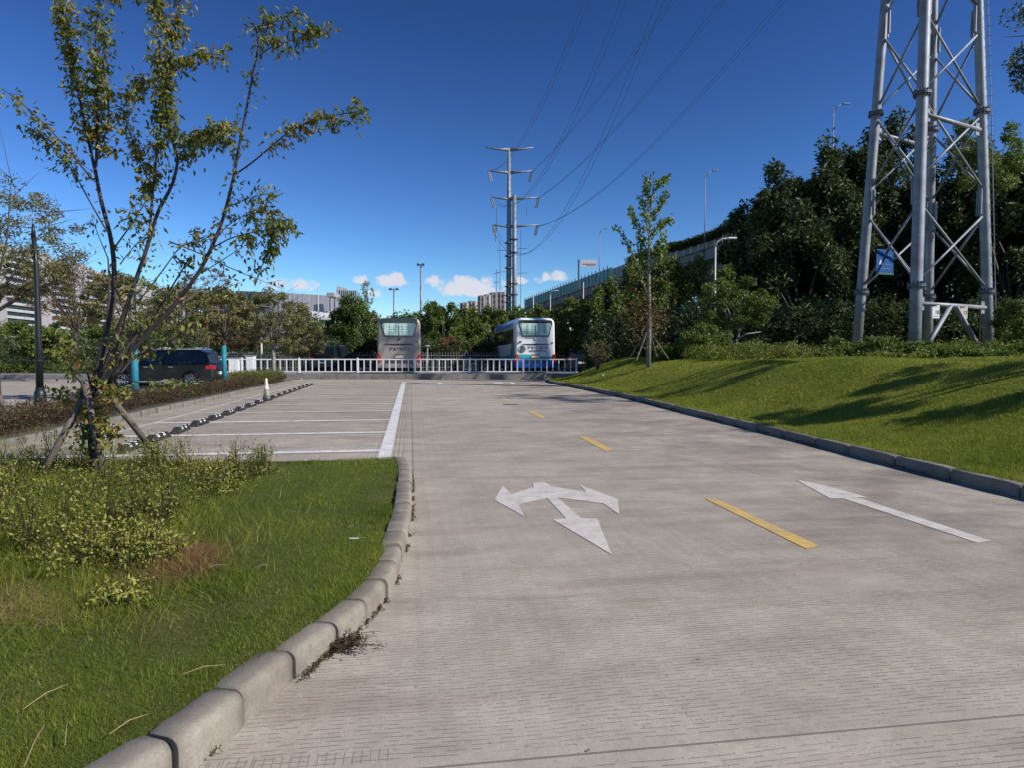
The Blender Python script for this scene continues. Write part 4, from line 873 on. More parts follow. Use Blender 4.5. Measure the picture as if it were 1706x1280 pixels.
# ---------------------------------------------------------------- lattice tower
def lattice_tower():
    YC = 32.0
    legs_px = {'front': ((1524, 562), (1541.6, 0), -3.1, .245), 'left': ((1430, 545), (1475, 0), .2, .22), 'back': ((1546, 555), (1555.6, 0), 3.0, .22), 'right': ((1646, 545), (1630, 0), -.2, .225)}
    base = D(1537, 590, YC); base = Vector((base.x, YC, 1.15)); root = empty('lattice_tower', base, 0, 'tall galvanised four-legged tubular lattice tower rising out of frame on the right', 'pylon')
    L = {}
    for k, (a, b, dy, r) in legs_px.items():
        # legs lean in: depth offset shrinks with height like the sideways offset
        p0 = D(a[0], a[1], YC+dy); p1 = D(b[0], b[1], YC+dy*.66); d = (p1-p0)/(p1.z-p0.z); L[k] = (p0, d, r)
    at = lambda k, z: L[k][0]+L[k][1]*(z-L[k][0].z)
    zf = [D(1525, 486, YC).z, D(1532, 188, YC).z]; H = zf[1]-zf[0]; zf.append(zf[1]+H); zf.append(zf[2]+H*.8)
    ZT = zf[3]; z0 = .6
    for k in L:
        r = L[k][2]; n = [z0, zf[0], zf[1], zf[2], ZT]
        MB().tube([at(k, z)-base for z in n], [r, r, r*.95, r*.85, r*.7], 20, True).build('leg', M['galv'], root, True)
        for z in zf[:3]:
            mb = MB(); c = at(k, z)-base; mb.tube([c-Vector((0, 0, .06)), c+Vector((0, 0, .06))], r*1.5, 20); f = mb.build('flange', M['steel_dark'], root)
            mb = MB()
            for q in range(14):
                a = q*math.pi*2/14; o = Vector((math.cos(a), math.sin(a), 0))*r*1.33
                mb.tube([c+o-Vector((0, 0, .14)), c+o+Vector((0, 0, .16))], .022, 5)
                mb.box(c+o*.86+Vector((0, 0, .11)), (.012, r*.2, .06), Matrix.Rotation(a+math.pi/2, 3, 'Z'))
            mb.build('bolts', M['steel_dark'], f)['kind'] = 'stuff'
    faces = [('front', 'right'), ('front', 'left'), ('left', 'back'), ('back', 'right')]
    for a, b in faces:
        mb_ = lambda p, q, r, nm='brace', m='galv': MB().tube([p-base, q-base], r, 8).build(nm, M[m], root, True)
        for s in range(3):
            zb, zt = zf[s]+.15, zf[s+1]-.15; zm = (zb+zt)/2; g = .55
            # two crosses per bay meeting short vertical gussets on the legs
            segs = [(zb, zm-g), (zm+g, zt)]
            for (u0, u1) in segs:
                i0 = .08
                pa0, pb0, pa1, pb1 = at(a, u0), at(b, u0), at(a, u1), at(b, u1)
                for p, q in ((pa0, pb1), (pb0, pa1)): mb_(p.lerp(q, .04), q.lerp(p, .04), .052)
                c = (pa0+pb1)/2
            for kk, oo in ((a, b), (b, a)):
                d = (at(oo, zm)-at(kk, zm)).normalized(); p = at(kk, zm)+d*(L[kk][2]+.10); m = MB()
                MB().tube([p-Vector((0, 0, g*1.05))-base, p+Vector((0, 0, g*1.05))-base], .07, 6).build('gusset', M['galv'], root)
        for z in (zf[0]-.75, zf[1]-.85):
            if (a, b) not in (('front', 'right'), ('left', 'back')) or (b == 'back' and z < 6): continue
            p, q = at(a, z), at(b, z); mb_(p, q, .10, 'beam')
            for kk, oo in ((a, b), (b, a)):
                d = (at(oo, z)-at(kk, z)).normalized(); w = at(kk, z)+d*(L[kk][2]+.14)-base; ang = math.atan2(d.y, d.x)
                MB().box(w, (.2, .02, .28), Matrix.Rotation(ang, 3, 'Z')).build('gusset_plate', M['galv'], root)
        if (a, b) != ('front', 'right'): continue
        z = zf[0]-.75; mid = (at(a, z)+at(b, z))/2; zl = .9
        for kk in (a, b): mb_(mid.lerp(at(kk, z), .07), at(kk, zl).lerp(mid, .12)*1.0+Vector((0, 0, 0)), .105)
    # climbing rungs on the right and front leg, and an arm platform high up
    for k in ('right',):
        for z in np.arange(2.5, 18, .45):
            p = at(k, float(z))-base; MB().tube([p+Vector((.1, -.2, 0)), p+Vector((.36, -.26, 0))], .012, 5).build('step_bolt', M['steel_dark'], root)
    MB().tube([at('right', 3)-base+Vector((.45, .1, 0)), at('right', 12)-base+Vector((.52, .1, 0)), at('right', 22)-base+Vector((.5, .1, 0))], .02, 6).build('cable', M['galv'], root)
    ts = root; top = [at(k, ZT) for k in L]; ctr = sum(top, Vector())/4
    apex = Vector((ctr.x, ctr.y, 46))
    for k in L: MB().tube([at(k, ZT)-base, apex+(at(k, ZT)-ctr)*.25-base], [L[k][2]*.7, .12], 12).build('upper_leg', M['galv'], root, True)
    for z in (34, 39, 44):
        c = ctr.lerp(apex, (z-ZT)/(46-ZT)); MB().tube([c+Vector((-6.5, 0, .3))-base, c-base, c+Vector((6.5, 0, .3))-base], [.08, .25, .08], 8).build('crossarm', M['galv'], root, True)
    # plates
    def text_obj(body, size, mat, parent, loc, rot, depth=.004, name='lettering', sp=1.0):
        c = bpy.data.curves.new(name, 'FONT'); c.body = body; c.space_character = sp; c.size = size; c.align_x = 'CENTER'; c.align_y = 'CENTER'; c.extrude = depth
        o = bpy.data.objects.new('tmp', c); COL.objects.link(o); bpy.context.view_layer.update()
        m = bpy.data.meshes.new_from_object(o.evaluated_get(bpy.context.evaluated_depsgraph_get())); bpy.data.objects.remove(o)
        m.name = name; m.materials.clear(); m.materials.append(mat); t = bpy.data.objects.new(name, m); COL.objects.link(t); t.parent = parent; t.location = loc; t.rotation_euler = rot; return t
    global text_mesh; text_mesh = text_obj
    M['plate_blue'] = simple('blue enamel plate', (.003, .065, .24), .85, 0, .2, 3); M['plate_white'] = simple('white enamel plate', (.66, .66, .66), .4, 0, .05); M['plate_red'] = simple('faded red print', (.5, .22, .18), .6, 0, .1)
    M['plate_pink'] = simple('faded pinkish plate', (.56, .47, .45), .5, 0, .08); M['ink'] = simple('dark ink', (.03, .03, .035), .6, 0, .05)
    M['plate_pale'] = simple('pale blue print', (.03, .13, .28), .5, 0, .1)
    p = D(1474, 436, 30.6); s = empty('warning_board', p, .5, 'blue notice board with pale lettering hung high between the left and front tower legs', 'sign'); s.rotation_euler = (0, 0, .32)
    MB().box((0, 0, 0), (.50, .018, .56)).build('board', M['plate_blue'], s, bev=.01)
    mb = MB()
    MB().add([(-.36, -.024, -.12), (-.14, -.024, -.12), (-.25, -.024, .12)], [(0, 1, 2)]).build('triangle_mark', M['plate_white'], s)
    for k, w in enumerate((.22, .26, .24, .2)): MB().bx(-.04 if k < 3 else -.3, -.04+w*1.5, -.026, -.02, .30-k*.2-.025, .30-k*.2+.025).build('text_line', M['plate_pale'], s)
    MB().bx(-.5, .5, -.026, -.02, -.56, -.48).build('green_band', simple('green band', (.02, .12, .08), .5), s)
    for (x, y, mt, lb, rz, tx) in ((1559, 519, 'plate_white', 'white rounded number plate hanging from the lower beam of the tower', .1, '18'), (1606, 520, 'plate_pink', 'pinkish faded plate hanging from the lower beam of the tower, right of the white one', .45, '13')):
        zb = at('front', zf[0]-.75).lerp(at('right', zf[0]-.75), (x-1524)/122.0)
        dirn = (at('right', 3)-at('front', 3)); ang = math.atan2(dirn.y, dirn.x)
        p = D(x, y, zb.y-.16); s = empty('plate', p, 0, lb, 'plate'); s.rotation_euler = (0, 0, ang*.6)
        MB().box((0, 0, 0), (.21, .012, .285)).build('panel', M[mt], s, bev=.03)
        text_obj(tx, .24, M['ink'], s, (.06, -.018, -.02), (math.pi/2, 0, 0)); MB().bx(-.15, .1, -.017, -.013, -.2, -.18).build('text_line', M['ink'] if mt == 'plate_white' else M['plate_red'], s)
        MB().bx(-.12, .12, -.017, -.013, .2, .215).build('text_line', M['plate_red'], s)
        MB().bx(-.02, .02, .0, .03, .285, .40).build('hanger', M['steel_dark'], s)
    return ctr
TC = lattice_tower()

# ---------------------------------------------------------------- far steel pole and the wires
def far_pole():
    Y = 150.0; b = D(849, 590, Y); root = empty('power_pole', (b.x, Y, 0), 0, 'tall slender twin-tube power pole with four pairs of cross arms far behind the trees', 'pylon'); b = Vector((b.x, Y, 0))
    P = lambda x, y, d=0: D(x, y, Y+d)-b
    r1 = lambda w: w*Y/F/2
    MB().tube([P(846.5, 600), P(848, 400), P(848, 247)], [r1(9.5), r1(8), r1(5)], 12).build('pole', M['galv'], root, True)
    MB().tube([P(856.5, 600, -.6), P(857, 470, -.6), P(857, 324, -.6)], [r1(8.5), r1(7.5), r1(6)], 12).build('pole', M['galv'], root, True)
    for x, ys in ((847, (404, 426, 446, 477, 492, 503)), (856.8, (398, 420, 472, 490))):
        for y in ys: MB().tube([P(x, y+.8, -.5), P(x, y-.8, -.5)], r1(13), 10).build('flange', M['steel_dark'], root)
    arms = [(247, 808, 889, 3, .5), (285, 813, 888, 0, 3.2), (329, 818, 899, 0, 3.2), (375, 820, 897, 0, 3.2)]
    for y, xl, xr, up, th in arms:
        for xe in (xl, xr):
            MB().tube([P(850, y+2), P((850+xe)/2, y+.8), P(xe, y-1-(1 if up else 0))], [r1(6), r1(3.2), r1(1.6)], 6).build('crossarm', M['galv'], root, True)
            if y > 260:
                for q, (dx, dy) in enumerate(((0, 17), (2.5, 17))):
                    xx = xe+(2.5 if xe < 850 else -2.5)*q
                    MB().tube([P(xx, y-1), P(xx+(4 if xe < 850 else -4), y+dy)], [.13, .13], 5).build('insulator', M['steel_dark'], root)
    for x, ys, y0 in ((827.5, (345, 385), 345), (826, (372, 402), 0), (878, (345, 360), 0)):
        MB().tube([P(x, ys[0]), P(x, ys[1])], .09, 5).build('insulator', M['steel_dark'], root)
    # smaller poles lined up farther off
    for i, (x, y0, y1, xa) in enumerate(((833, 400, 600, (828, 846, (417, 453))), (867.5, 382, 600, (858, 876, (414, 455))), (827, 448, 600, (822, 830, (455, 470))))):
        Y2 = 230+i*40; q = D(x, 600, Y2); s = empty('power_pole', (q.x, Y2, 0), 0, ['thin dark pole just left of the tall twin-tube power pole', 'thin dark pole just right of the tall twin-tube power pole', 'shortest thin dark pole, leftmost beside the twin-tube power pole'][i], 'pylon', 'small poles beyond the twin-tube pole'); q = Vector((q.x, Y2, 0))
        rr = .6*Y2/F
        MB().tube([Vector((0, 0, 0)), D(x, y0, Y2)-q], [rr, rr*.8], 6).build('pole', M['steel_dark'], s, True)
        for ya in xa[2]: MB().tube([D(xa[0], ya, Y2)-q, D(xa[1]+2, ya-1, Y2)-q], rr*.7, 5).build('crossarm', M['steel_dark'], s)
    # conductors sag from the pole arms to the arms of the near tower, passing high above the road
    W_ = [((817, 284), (985, 0), -6.5, 44, 'upper left arm'), ((820, 330), (1043, 0), -6.5, 39, 'middle left arm'), ((822, 376), (1120, 0), -6.5, 34, 'lower left arm'),
          ((886, 286), (1134, 0), 6.5, 44, 'upper right arm'), ((895, 330), (1213, 0), 6.5, 39, 'middle right arm'), ((893, 377), (1318, 0), 6.5, 34, 'lower right arm')]
    for (f, t, dx, zt, lb) in W_:
        A = D(f[0], f[1], Y); B = Vector((TC.x+dx, TC.y, zt+.3))
        # one-parameter sag so that the span leaves the view at t
        best = None
        for sag in np.arange(.2, 16, .2):
            for fr in (0,):
                # find the parameter where the wire crosses the top edge of view
                for s in np.linspace(.02, .95, 120):
                    p = A.lerp(B, s)-Vector((0, 0, 4*sag*s*(1-s))); rel = p-Vector((0, 0, EYE)); yy = 592-F*rel.z/rel.y; xx = 853+F*rel.x/rel.y
                    if yy < 0:
                        e = abs(xx-t[0])
                        if best is None or e < best[0]: best = (e, sag)
                        break
        sag = best[1]
        root2 = empty('power_line', A, 0, 'pair of thin dark conductors sagging from the %s of the twin-tube pole' % lb, 'cable', 'conductors crossing the sky')
        for o in (-.28, .28):
            pts = []; 
            for s in np.linspace(0, 1, 60): p = A.lerp(B, s)-Vector((0, 0, 4*sag*s*(1-s)))+Vector((o, 0, o*.4)); pts.append(p-A)
            rr = [max(.014, .00028*(p+A).y) for p in pts]
            MB().tube(pts, rr, 4, False).build('conductor', M['steel_dark'], root2)
far_pole()

# ---------------------------------------------------------------- flyover
def flyover():
    A = Vector((2.5, 138, 11.2)); B = Vector((27.5, 28, 12.4)); d = (B-A); Ln = d.length; d.normalize(); nr = Vector((d.y, -d.x, 0)).normalized(); Ln = 78.0*d.length/d.length*1.12  # towards the left/camera
    if nr.x > 0: nr = -nr
    root = empty('flyover', (15, 80, 0), 0, 'long grey concrete flyover with a green barrier climbing behind the trees on the right', 'flyover'); o0 = Vector((15, 80, 0))
    conc = simple('flyover concrete', (.22, .22, .225), .85, 0, .2, .8, .2, detail=6); M['fly'] = conc
    teal = simple('green barrier panel', (.05, .24, .24), .35, 0, .15, 2); greyp = simple('grey noise barrier panel', (.13, .16, .17), .5, 0, .25, .7)
    def stretch(A, d, nr, Ln, seg, n):
        for i in range(seg):
            s0, s1 = Ln*i/seg+.04, Ln*(i+1)/seg-.04; mb = MB()
            prof = [(0, -.2), (.35, -.2), (.35, -1.1), (.2, -1.25), (1.2, -1.5), (2.2, -2.9), (9, -2.9), (10, -1.5), (11, -1.1), (11, -.2), (10.7, -.2), (10.7, -.9), (.3, -.9), (.3, -.2)]
            vs = [A+d*s+(-nr)*q[0]+Vector((0, 0, q[1]-.0))-o0 for s in (s0, s1) for q in prof]; m_ = len(prof)
            mb.add(vs, [(k, (k+1) % m_, m_+(k+1) % m_, m_+k) for k in range(m_)]+[tuple(range(m_)), tuple(range(m_, 2*m_))]); mb.build('deck_span', conc, root)
            if i % 3 == 1:
                c = A+d*s0-nr*5.5; MB().tube([Vector((c.x, c.y, 0))-o0, Vector((c.x, c.y, c.z-2.9))-o0], .9, 14).build('pier', conc, root, True)
        for i in range(n):
            s0, s1 = Ln*i/n, Ln*(i+1)/n; a = A+d*s0-nr*.15; b = A+d*(s1-.06)-nr*.15; green = a.y > 92
            h = 1.5 if green else 1.25
            mb = MB(); t = -nr*.05; mb.add([a-o0+Vector((0, 0, -.18)), b-o0+Vector((0, 0, -.18)), b-o0+Vector((0, 0, h)), a-o0+Vector((0, 0, h)), a+t-o0+Vector((0, 0, -.18)), b+t-o0+Vector((0, 0, -.18)), b+t-o0+Vector((0, 0, h)), a+t-o0+Vector((0, 0, h))], [(0, 1, 2, 3), (4, 5, 6, 7), (0, 1, 5, 4), (3, 2, 6, 7), (0, 3, 7, 4), (1, 2, 6, 5)])
            mb.build('barrier_panel', teal if green else greyp, root)
            if green: MB().tube([a-o0+nr*.1+Vector((0, 0, -.2)), a-o0+nr*.1+Vector((0, 0, h+.35))], .07, 5).build('barrier_post', M['steel_dark'], root)
    stretch(A, d, nr, Ln, 12, 56)
    A2 = A+d*Ln; B2 = A2+Vector((60, -42, 0)); d2 = (B2-A2); L2 = d2.length; d2.normalize(); nr2 = Vector((d2.y, -d2.x, 0)).normalized()
    stretch(A2, d2, nr2, L2, 10, 40)
    # shrubs in planters along the near stretch of the parapet
    rs = R(5); n = 16000; s = rs.uniform(.62, 1, n)*Ln; C = np.array([(A+d*float(q)+nr*.1) for q in s])-np.array(o0); C[:, 2] += rs.uniform(.7, 1.65, n)*(.7+.5*vnoise(s, s*0, 4, 3.0)); C[:, 0] += rs.normal(size=n)*.2
    V, Fq = leaf_geo(C, .2, .1, rs, .2); npmesh('planter_shrubs', V, Fq, np.repeat(rs.uniform(0, .6, n), 2), M['leaf_dark'], root)['kind'] = 'stuff'
    def on(y): return A+d*((y-A.y)/d.y)
    for i, (px, py, Y, lb) in enumerate(((1175, 290, 64, 'tall thin lamp post on the flyover above the small spreading tree'), (999, 385, 92, 'tall thin lamp post on the flyover right of the white road sign'), (1389, 180, 53, 'tall lamp post on the flyover peeping over the dark trees by the tower'))):
        b = on(Y); q = D(px, py, Y); s = empty('street_lamp', (q.x, Y, b.z-.5), 0, lb, 'street lamp', 'lamp posts on the flyover'); ht = q.z-(b.z-.5)
        MB().tube([(0, 0, -1), (0, 0, ht)], [.055, .035], 8).build('pole', M['galv'], s, True)
        MB().tube([(0, 0, ht-.3), (.25, 0, ht+.15), (.8, 0, ht+.35)], .04, 6).build('arm', M['galv'], s, True); MB().box((.95, 0, ht+.36), (.25, .1, .05)).build('lamp_head', M['galv'], s, bev=.02)
    p = D(980.5, 438.5, 96); s = empty('road_sign', (p.x, 96, on(96).z), 0, 'white panelled road sign with a red stripe on a post on the flyover', 'sign'); z = p.z-on(96).z; hw = 13*96/F; hh = 6.2*96/F
    for c in range(6):
        for rr in range(3):
            MB().bx(-hw+c*hw/3+.015, -hw+(c+1)*hw/3-.015, -.04, .04, z-hh+rr*hh*2/3+.012, z-hh+(rr+1)*hh*2/3-.012).build('sign_panel', M['plate_white'], s)
    MB().bx(-hw*.75, hw*.95, -.06, -.042, z-.13, z-.02).build('red_stripe', simple('sign red', (.45, .04, .03), .5), s); MB().bx(-hw*.3, hw*.9, -.06, -.042, z-.32, z-.25).build('grey_stripe', M['plate_pale'], s)
    MB().tube([(-hw*1.25, 0, -1), (-hw*1.25, 0, z+hh*1.1)], .12, 8).build('post', M['steel_dark'], s); MB().bx(-hw*1.25, hw, .05, .12, z+hh*.5, z+hh*.6).build('bracket', M['steel_dark'], s)
flyover()
M['lamp_grey'] = simple('pale grey lamp post', (.5, .5, .49), .5, .1, .1)
def street_lamp(px, ytop, Y, lb, arm=1, z0=.2, head=1, r=.07, al=1.0):
    q = D(px, ytop, Y); s = empty('street_lamp', (q.x, Y, z0), 0, lb, 'street lamp', 'pale lamp posts among the trees'); h = q.z-z0
    MB().tube([(0, 0, -.3), (0, 0, h-.2)], [r*.9, r*.7], 10).build('pole', M['lamp_grey'], s, True)
    if arm: MB().tube([(0, 0, h-.25), (.12*al, 0, h+.12*al), (.5*al, 0, h+.34*al), (.9*al, 0, h+.38*al)], [r*.7, r*.6, r*.5, r*.5], 8).build('arm', M['lamp_grey'], s, True)
    if head: MB().box((1.2*al*(1 if arm else 0), 0, h+.38*al if arm else h-.1), (.32*al, .12, .05)).build('lamp_head', M['white_paint'], s, bev=.03)
street_lamp(1192, 405, 40, 'pale curved-arm street lamp rising from the trees in front of the flyover', al=.8)
street_lamp(972, 466, 62, 'pale slim lamp post standing before the flyover below the white sign', 0, head=0)
street_lamp(917, 487, 78, 'small pale curved lamp post at the far end of the flyover', al=.6)
street_lamp(888.5, 486, 60, 'pale post just above the roof of the white coach', 0, head=0)
street_lamp(435, 545, 46, 'thin cream post left of the pale forked tree', 0, head=0, r=.09)
street_lamp(530, 478, 74, 'thin cream post in front of the curved grey building', 0, head=0)
street_lamp(712, 573, 43, 'short white post with a small box on top right of the grey coach', 0, z0=.29, r=.05, al=.4)
for (px, yt, Y, lb, w) in ((701, 440, 120, 'tall slender floodlight mast with a flat T-shaped head above the grey coach', 10), (656, 481, 150, 'thin floodlight mast with twin heads left of the tall mast', 13)):
    q = D(px, yt, Y); s = empty('floodlight_mast', (q.x, Y, 0), 0, lb, 'floodlight mast'); MB().tube([(0, 0, 0), (0, 0, q.z)], [.28, .14], 8).build('pole', M['galv'], s, True)
    e = w*Y/F/2; MB().tube([(-e, 0, q.z), (e, 0, q.z)], .1, 6).build('arm', M['galv'], s)
    for k in (-1, 1): MB().box((k*e*.85, -.1, q.z-.05), (e*.35, .25, .2)).build('floodlight', M['steel_dark'], s)
# ---------------------------------------------------------------- buildings far away
def box_windows(root, x0, x1, y, z0, z1, nx, nz, fw, fh, mat, dy=-.05, name='window'):
    proto = None
    for i in range(nx):
        for j in range(nz):
            cx = x0+(x1-x0)*(i+.5)/nx; cz = z0+(z1-z0)*(j+.5)/nz
            if proto is None:
                proto = MB().box((0, 0, 0), ((x1-x0)/nx*fw/2, .12, (z1-z0)/nz*fh/2)).build(name, mat, root); o = proto
            else: o = proto.copy(); COL.objects.link(o)
            o.location = (cx, y+dy, cz)
M['bld_pale'] = simple('pale pinkish render', (.36, .33, .33), .85, 0, .08, .2); M['bld_brown'] = simple('brownish facade', (.24, .20, .19), .85, 0, .15, .3)
M['bld_glass'] = simple('blue-grey window glass', (.05, .065, .08), .15, 0, .4, .4); M['bld_white'] = simple('white slab edge', (.46, .46, .48), .7, 0, .08, .3)
M['bld_podium'] = simple('dull purple-brown podium', (.16, .13, .135), .85, 0, .15, .2); M['bld_far'] = simple('pale beige tower', (.34, .31, .29), .9, 0, .1, .05)  # bld_far is the plain beige of the towers themselves
def slab_block():
    A = Vector((-226, 300, 0)); B = Vector((-246, 430, 0)); A = A+(A-B)*.5; d = (B-A).normalized(); Ln = (B-A).length; ang = math.atan2(d.y, d.x)
    root = empty('apartment_block', A, ang, 'long pale apartment block with stacked balconies at the left edge behind the trees', 'building')
    # local: x along facade, +y to the left of travel (away), facade faces -y (towards the scene)
    H = 49; MB().bx(0, Ln, .5, 16, 0, H).build('wall', M['bld_brown'], root); MB().bx(-2, Ln+4, -6, 1, 0, 9).build('podium', M['bld_podium'], root)
    piers = [(-6, 6), (56, 67), (96, 105.5), (133, 143.5), (181, Ln)]
    for a, b in piers: MB().bx(a, b, -2.6, .6, 9, H+(2.5 if a in (96, 133) else 1)).build('pier', M['bld_pale'], root)
    MB().bx(0, Ln, .3, 15, H, H+1.6).build('parapet', M['bld_pale'], root)
    bays = [(6, 56), (67, 96), (105.5, 133), (143.5, 181)]; nf = 13
    for bi, (a, b) in enumerate(bays):
        pr = None; pw = None; bh = (H-9)/nf
        for f in range(nf):
            for h in range(2):
                w = (b-a)/2; x = a+w*(h+.5); z = 9+bh*f
                if pr is None:
                    pr = MB().bx(-w/2+.2, w/2-.2, -2.2, .5, 0, .28).bx(-w/2+.2, w/2-.2, -2.2, -2.05, .28, 1.15).build('balcony', M['bld_white'], root); o = pr
                    pw = MB().bx(-w/2+1, w/2-1, .2, .49, .4, bh-.5).build('window', M['bld_glass'], root); q = pw
                else: o = pr.copy(); q = pw.copy(); COL.objects.link(o); COL.objects.link(q)
                o.location = (x, 0, z); q.location = (x, 0, z)
slab_block()
def tower_block(px0, px1, yt, Y, label, mat, nx, nz, group, depth=14, rz=0, roof=True):
    a, b = D(px0, 592, Y).x, D(px1, 592, Y).x; zt = D(px0, yt, Y).z; w = (b-a)
    s = empty('apartment_tower', ((a+b)/2, Y, 0), rz, label, 'building', group)
    MB().bx(-w/2, w/2, 0, depth, 0, zt).build('wall', M[mat], s)
    if roof: MB().bx(-w*.3, w*.2, depth*.2, depth*.6, zt, zt+w*.12).build('roof_housing', M['bld_pale'], s)
    if nx: box_windows(s, -w/2, w/2, 0, zt*.15, zt*.98, nx, nz, .5, .5, M['bld_glass'])
    for k in range(max(1, nx-1)): MB().bx(-w/2+w*(k+1)/max(2, nx)-.5, -w/2+w*(k+1)/max(2, nx)+.5, -.6, 0, 0, zt+.5).build('rib', M['bld_white'], s)
    return s
gm = 'pinkish apartment towers behind the near tree'
tower_block(205, 240, 478, 430, 'pinkish apartment tower just left of the middle stems of the near tree', 'bld_pale', 4, 13, gm)
tower_block(244, 272, 488, 470, 'lower pinkish apartment tower in the middle of the near tree', 'bld_pale', 3, 12, gm)
tower_block(276, 318, 482, 520, 'pinkish apartment tower right of the middle of the near tree', 'bld_brown', 4, 13, gm)
tower_block(352, 392, 492, 560, 'reddish far building left of the curved grey hall', 'bld_brown', 3, 8, gm)
gf = 'slab towers on the skyline right of the middle'
for i, (a, b, y, mt) in enumerate(((766, 778, 504, 'bld_far'), (779, 792, 501, 'bld_far'), (796, 806, 492, 'bld_brown'), (806, 815, 490, 'bld_far'), (815, 826, 487, 'bld_brown'), (827, 841, 486, 'bld_far'))):
    tower_block(a, b, y, 640+i*6, ['leftmost and lowest skyline tower beyond the green trees', 'second skyline tower from the left', 'third skyline tower from the left, darker brown', 'fourth skyline tower from the left, pale', 'fifth skyline tower from the left, dark brown', 'rightmost skyline tower touching the twin-tube power pole'][i], mt, 2, 10, gf, 20, rz=-.25, roof=i % 2 == 0)
def hall():
    Y = 215; root = empty('curved_hall', (D(470, 592, Y).x, Y, 0), 0, 'large curved grey hall with upright metal cladding and a white swooping base', 'building'); o = Vector((D(470, 592, Y).x, Y, 0))
    grey = simple('grey ribbed cladding', (.25, .25, .29), .5, .2, .1, .15); n = 44
    cx = D(455, 592, Y).x; 
    prev = None
    for i in range(n):
        x0 = 392+(563-392)*i/n; x1 = 392+(563-392)*(i+1)/n
        def ring(px):
            t = (px-392)/171.0; Yp = Y-18*math.sin(math.pi*min(1, t*1.1))+22*t; yt = 484+6*t+3*t*t; yb = 520-2*t
            return D(px, yt, Yp)-o, D(px, yb, Yp)-o
        a, a2 = ring(x0); b, b2 = ring(x1-.25*(i % 1 == 0)); k = Vector((0, 2.0, 0)); kk = Vector((0, -.5*(i % 2), 0))
        MB().add([a+kk, b+kk, b2+kk, a2+kk, a+k, b+k, b2+k, a2+k], [(0, 1, 2, 3), (4, 5, 6, 7), (0, 1, 5, 4), (2, 3, 7, 6), (0, 3, 7, 4), (1, 2, 6, 5)]).build('cladding_panel', grey, root)
    vs = []; fs = []
    for i in range(25):
        px = 440+(556-440)*i/24; t = i/24; Yp = Y+6
        for (dy, zz) in ((0, 508+14*t), (-5-3*math.sin(t*3.1), 520+12*t), (-1, 540), (14, 540), (14, 506+12*t)): p = D(px, zz, Yp+dy)-o; vs.append(p)
    for i in range(24):
        for j in range(4): a = i*5+j; fs.append((a, a+1, a+6, a+5))
    MB().add(vs, fs).build('white_base', M['bld_white'], root, True)
    MB().add([D(392, 486, Y+3)-o, D(562, 495, Y+26)-o, D(563, 495, Y+50)-o, D(392, 486, Y+50)-o, D(392, 592, Y+8)-o, D(562, 592, Y+26)-o, D(563, 592, Y+50)-o, D(392, 592, Y+50)-o], [(0, 1, 2, 3), (0, 1, 5, 4), (1, 2, 6, 5), (2, 3, 7, 6), (3, 0, 4, 7)]).build('core', M['bld_brown'], root)
    MB().bx(D(535, 490, Y).x-o.x, D(548, 490, Y).x-o.x, 6, 14, D(530, 488, Y).z-.5, D(530, 484, Y).z).build('roof_housing', M['bld_pale'], root)
hall()
def glass_tower():
    Y = 330; a, b = D(562, 592, Y).x, D(595, 592, Y).x; zt = D(570, 484, Y).z; w = b-a
    s = empty('glass_office', ((a+b)/2, Y, 0), .05, 'glass office block with white upright fins behind the rounded green tree', 'building')
    MB().bx(-w/2+.4, w/2-.4, .5, 12, 0, zt).build('wall', simple('sky-blue curtain glass', (.16, .24, .32), .1, .3, .2, .2), s)
    for i in range(11): x = -w/2+w*i/10; MB().bx(x-.12, x+.12, -.3, .5, 0, zt+.8).build('fin', M['bld_white'], s)
    for i in range(9): z = zt*(i+1)/9; MB().bx(-w/2, w/2, .2, .5, z-.1, z+.1).build('mullion', M['bld_white'], s)
    MB().prism([(-w/2, zt), (-w/2, zt+2.4), (0, zt+1.2), (-w*.05, zt)], 'y', .5, 6).build('roof_fin', M['bld_white'], s)
glass_tower()

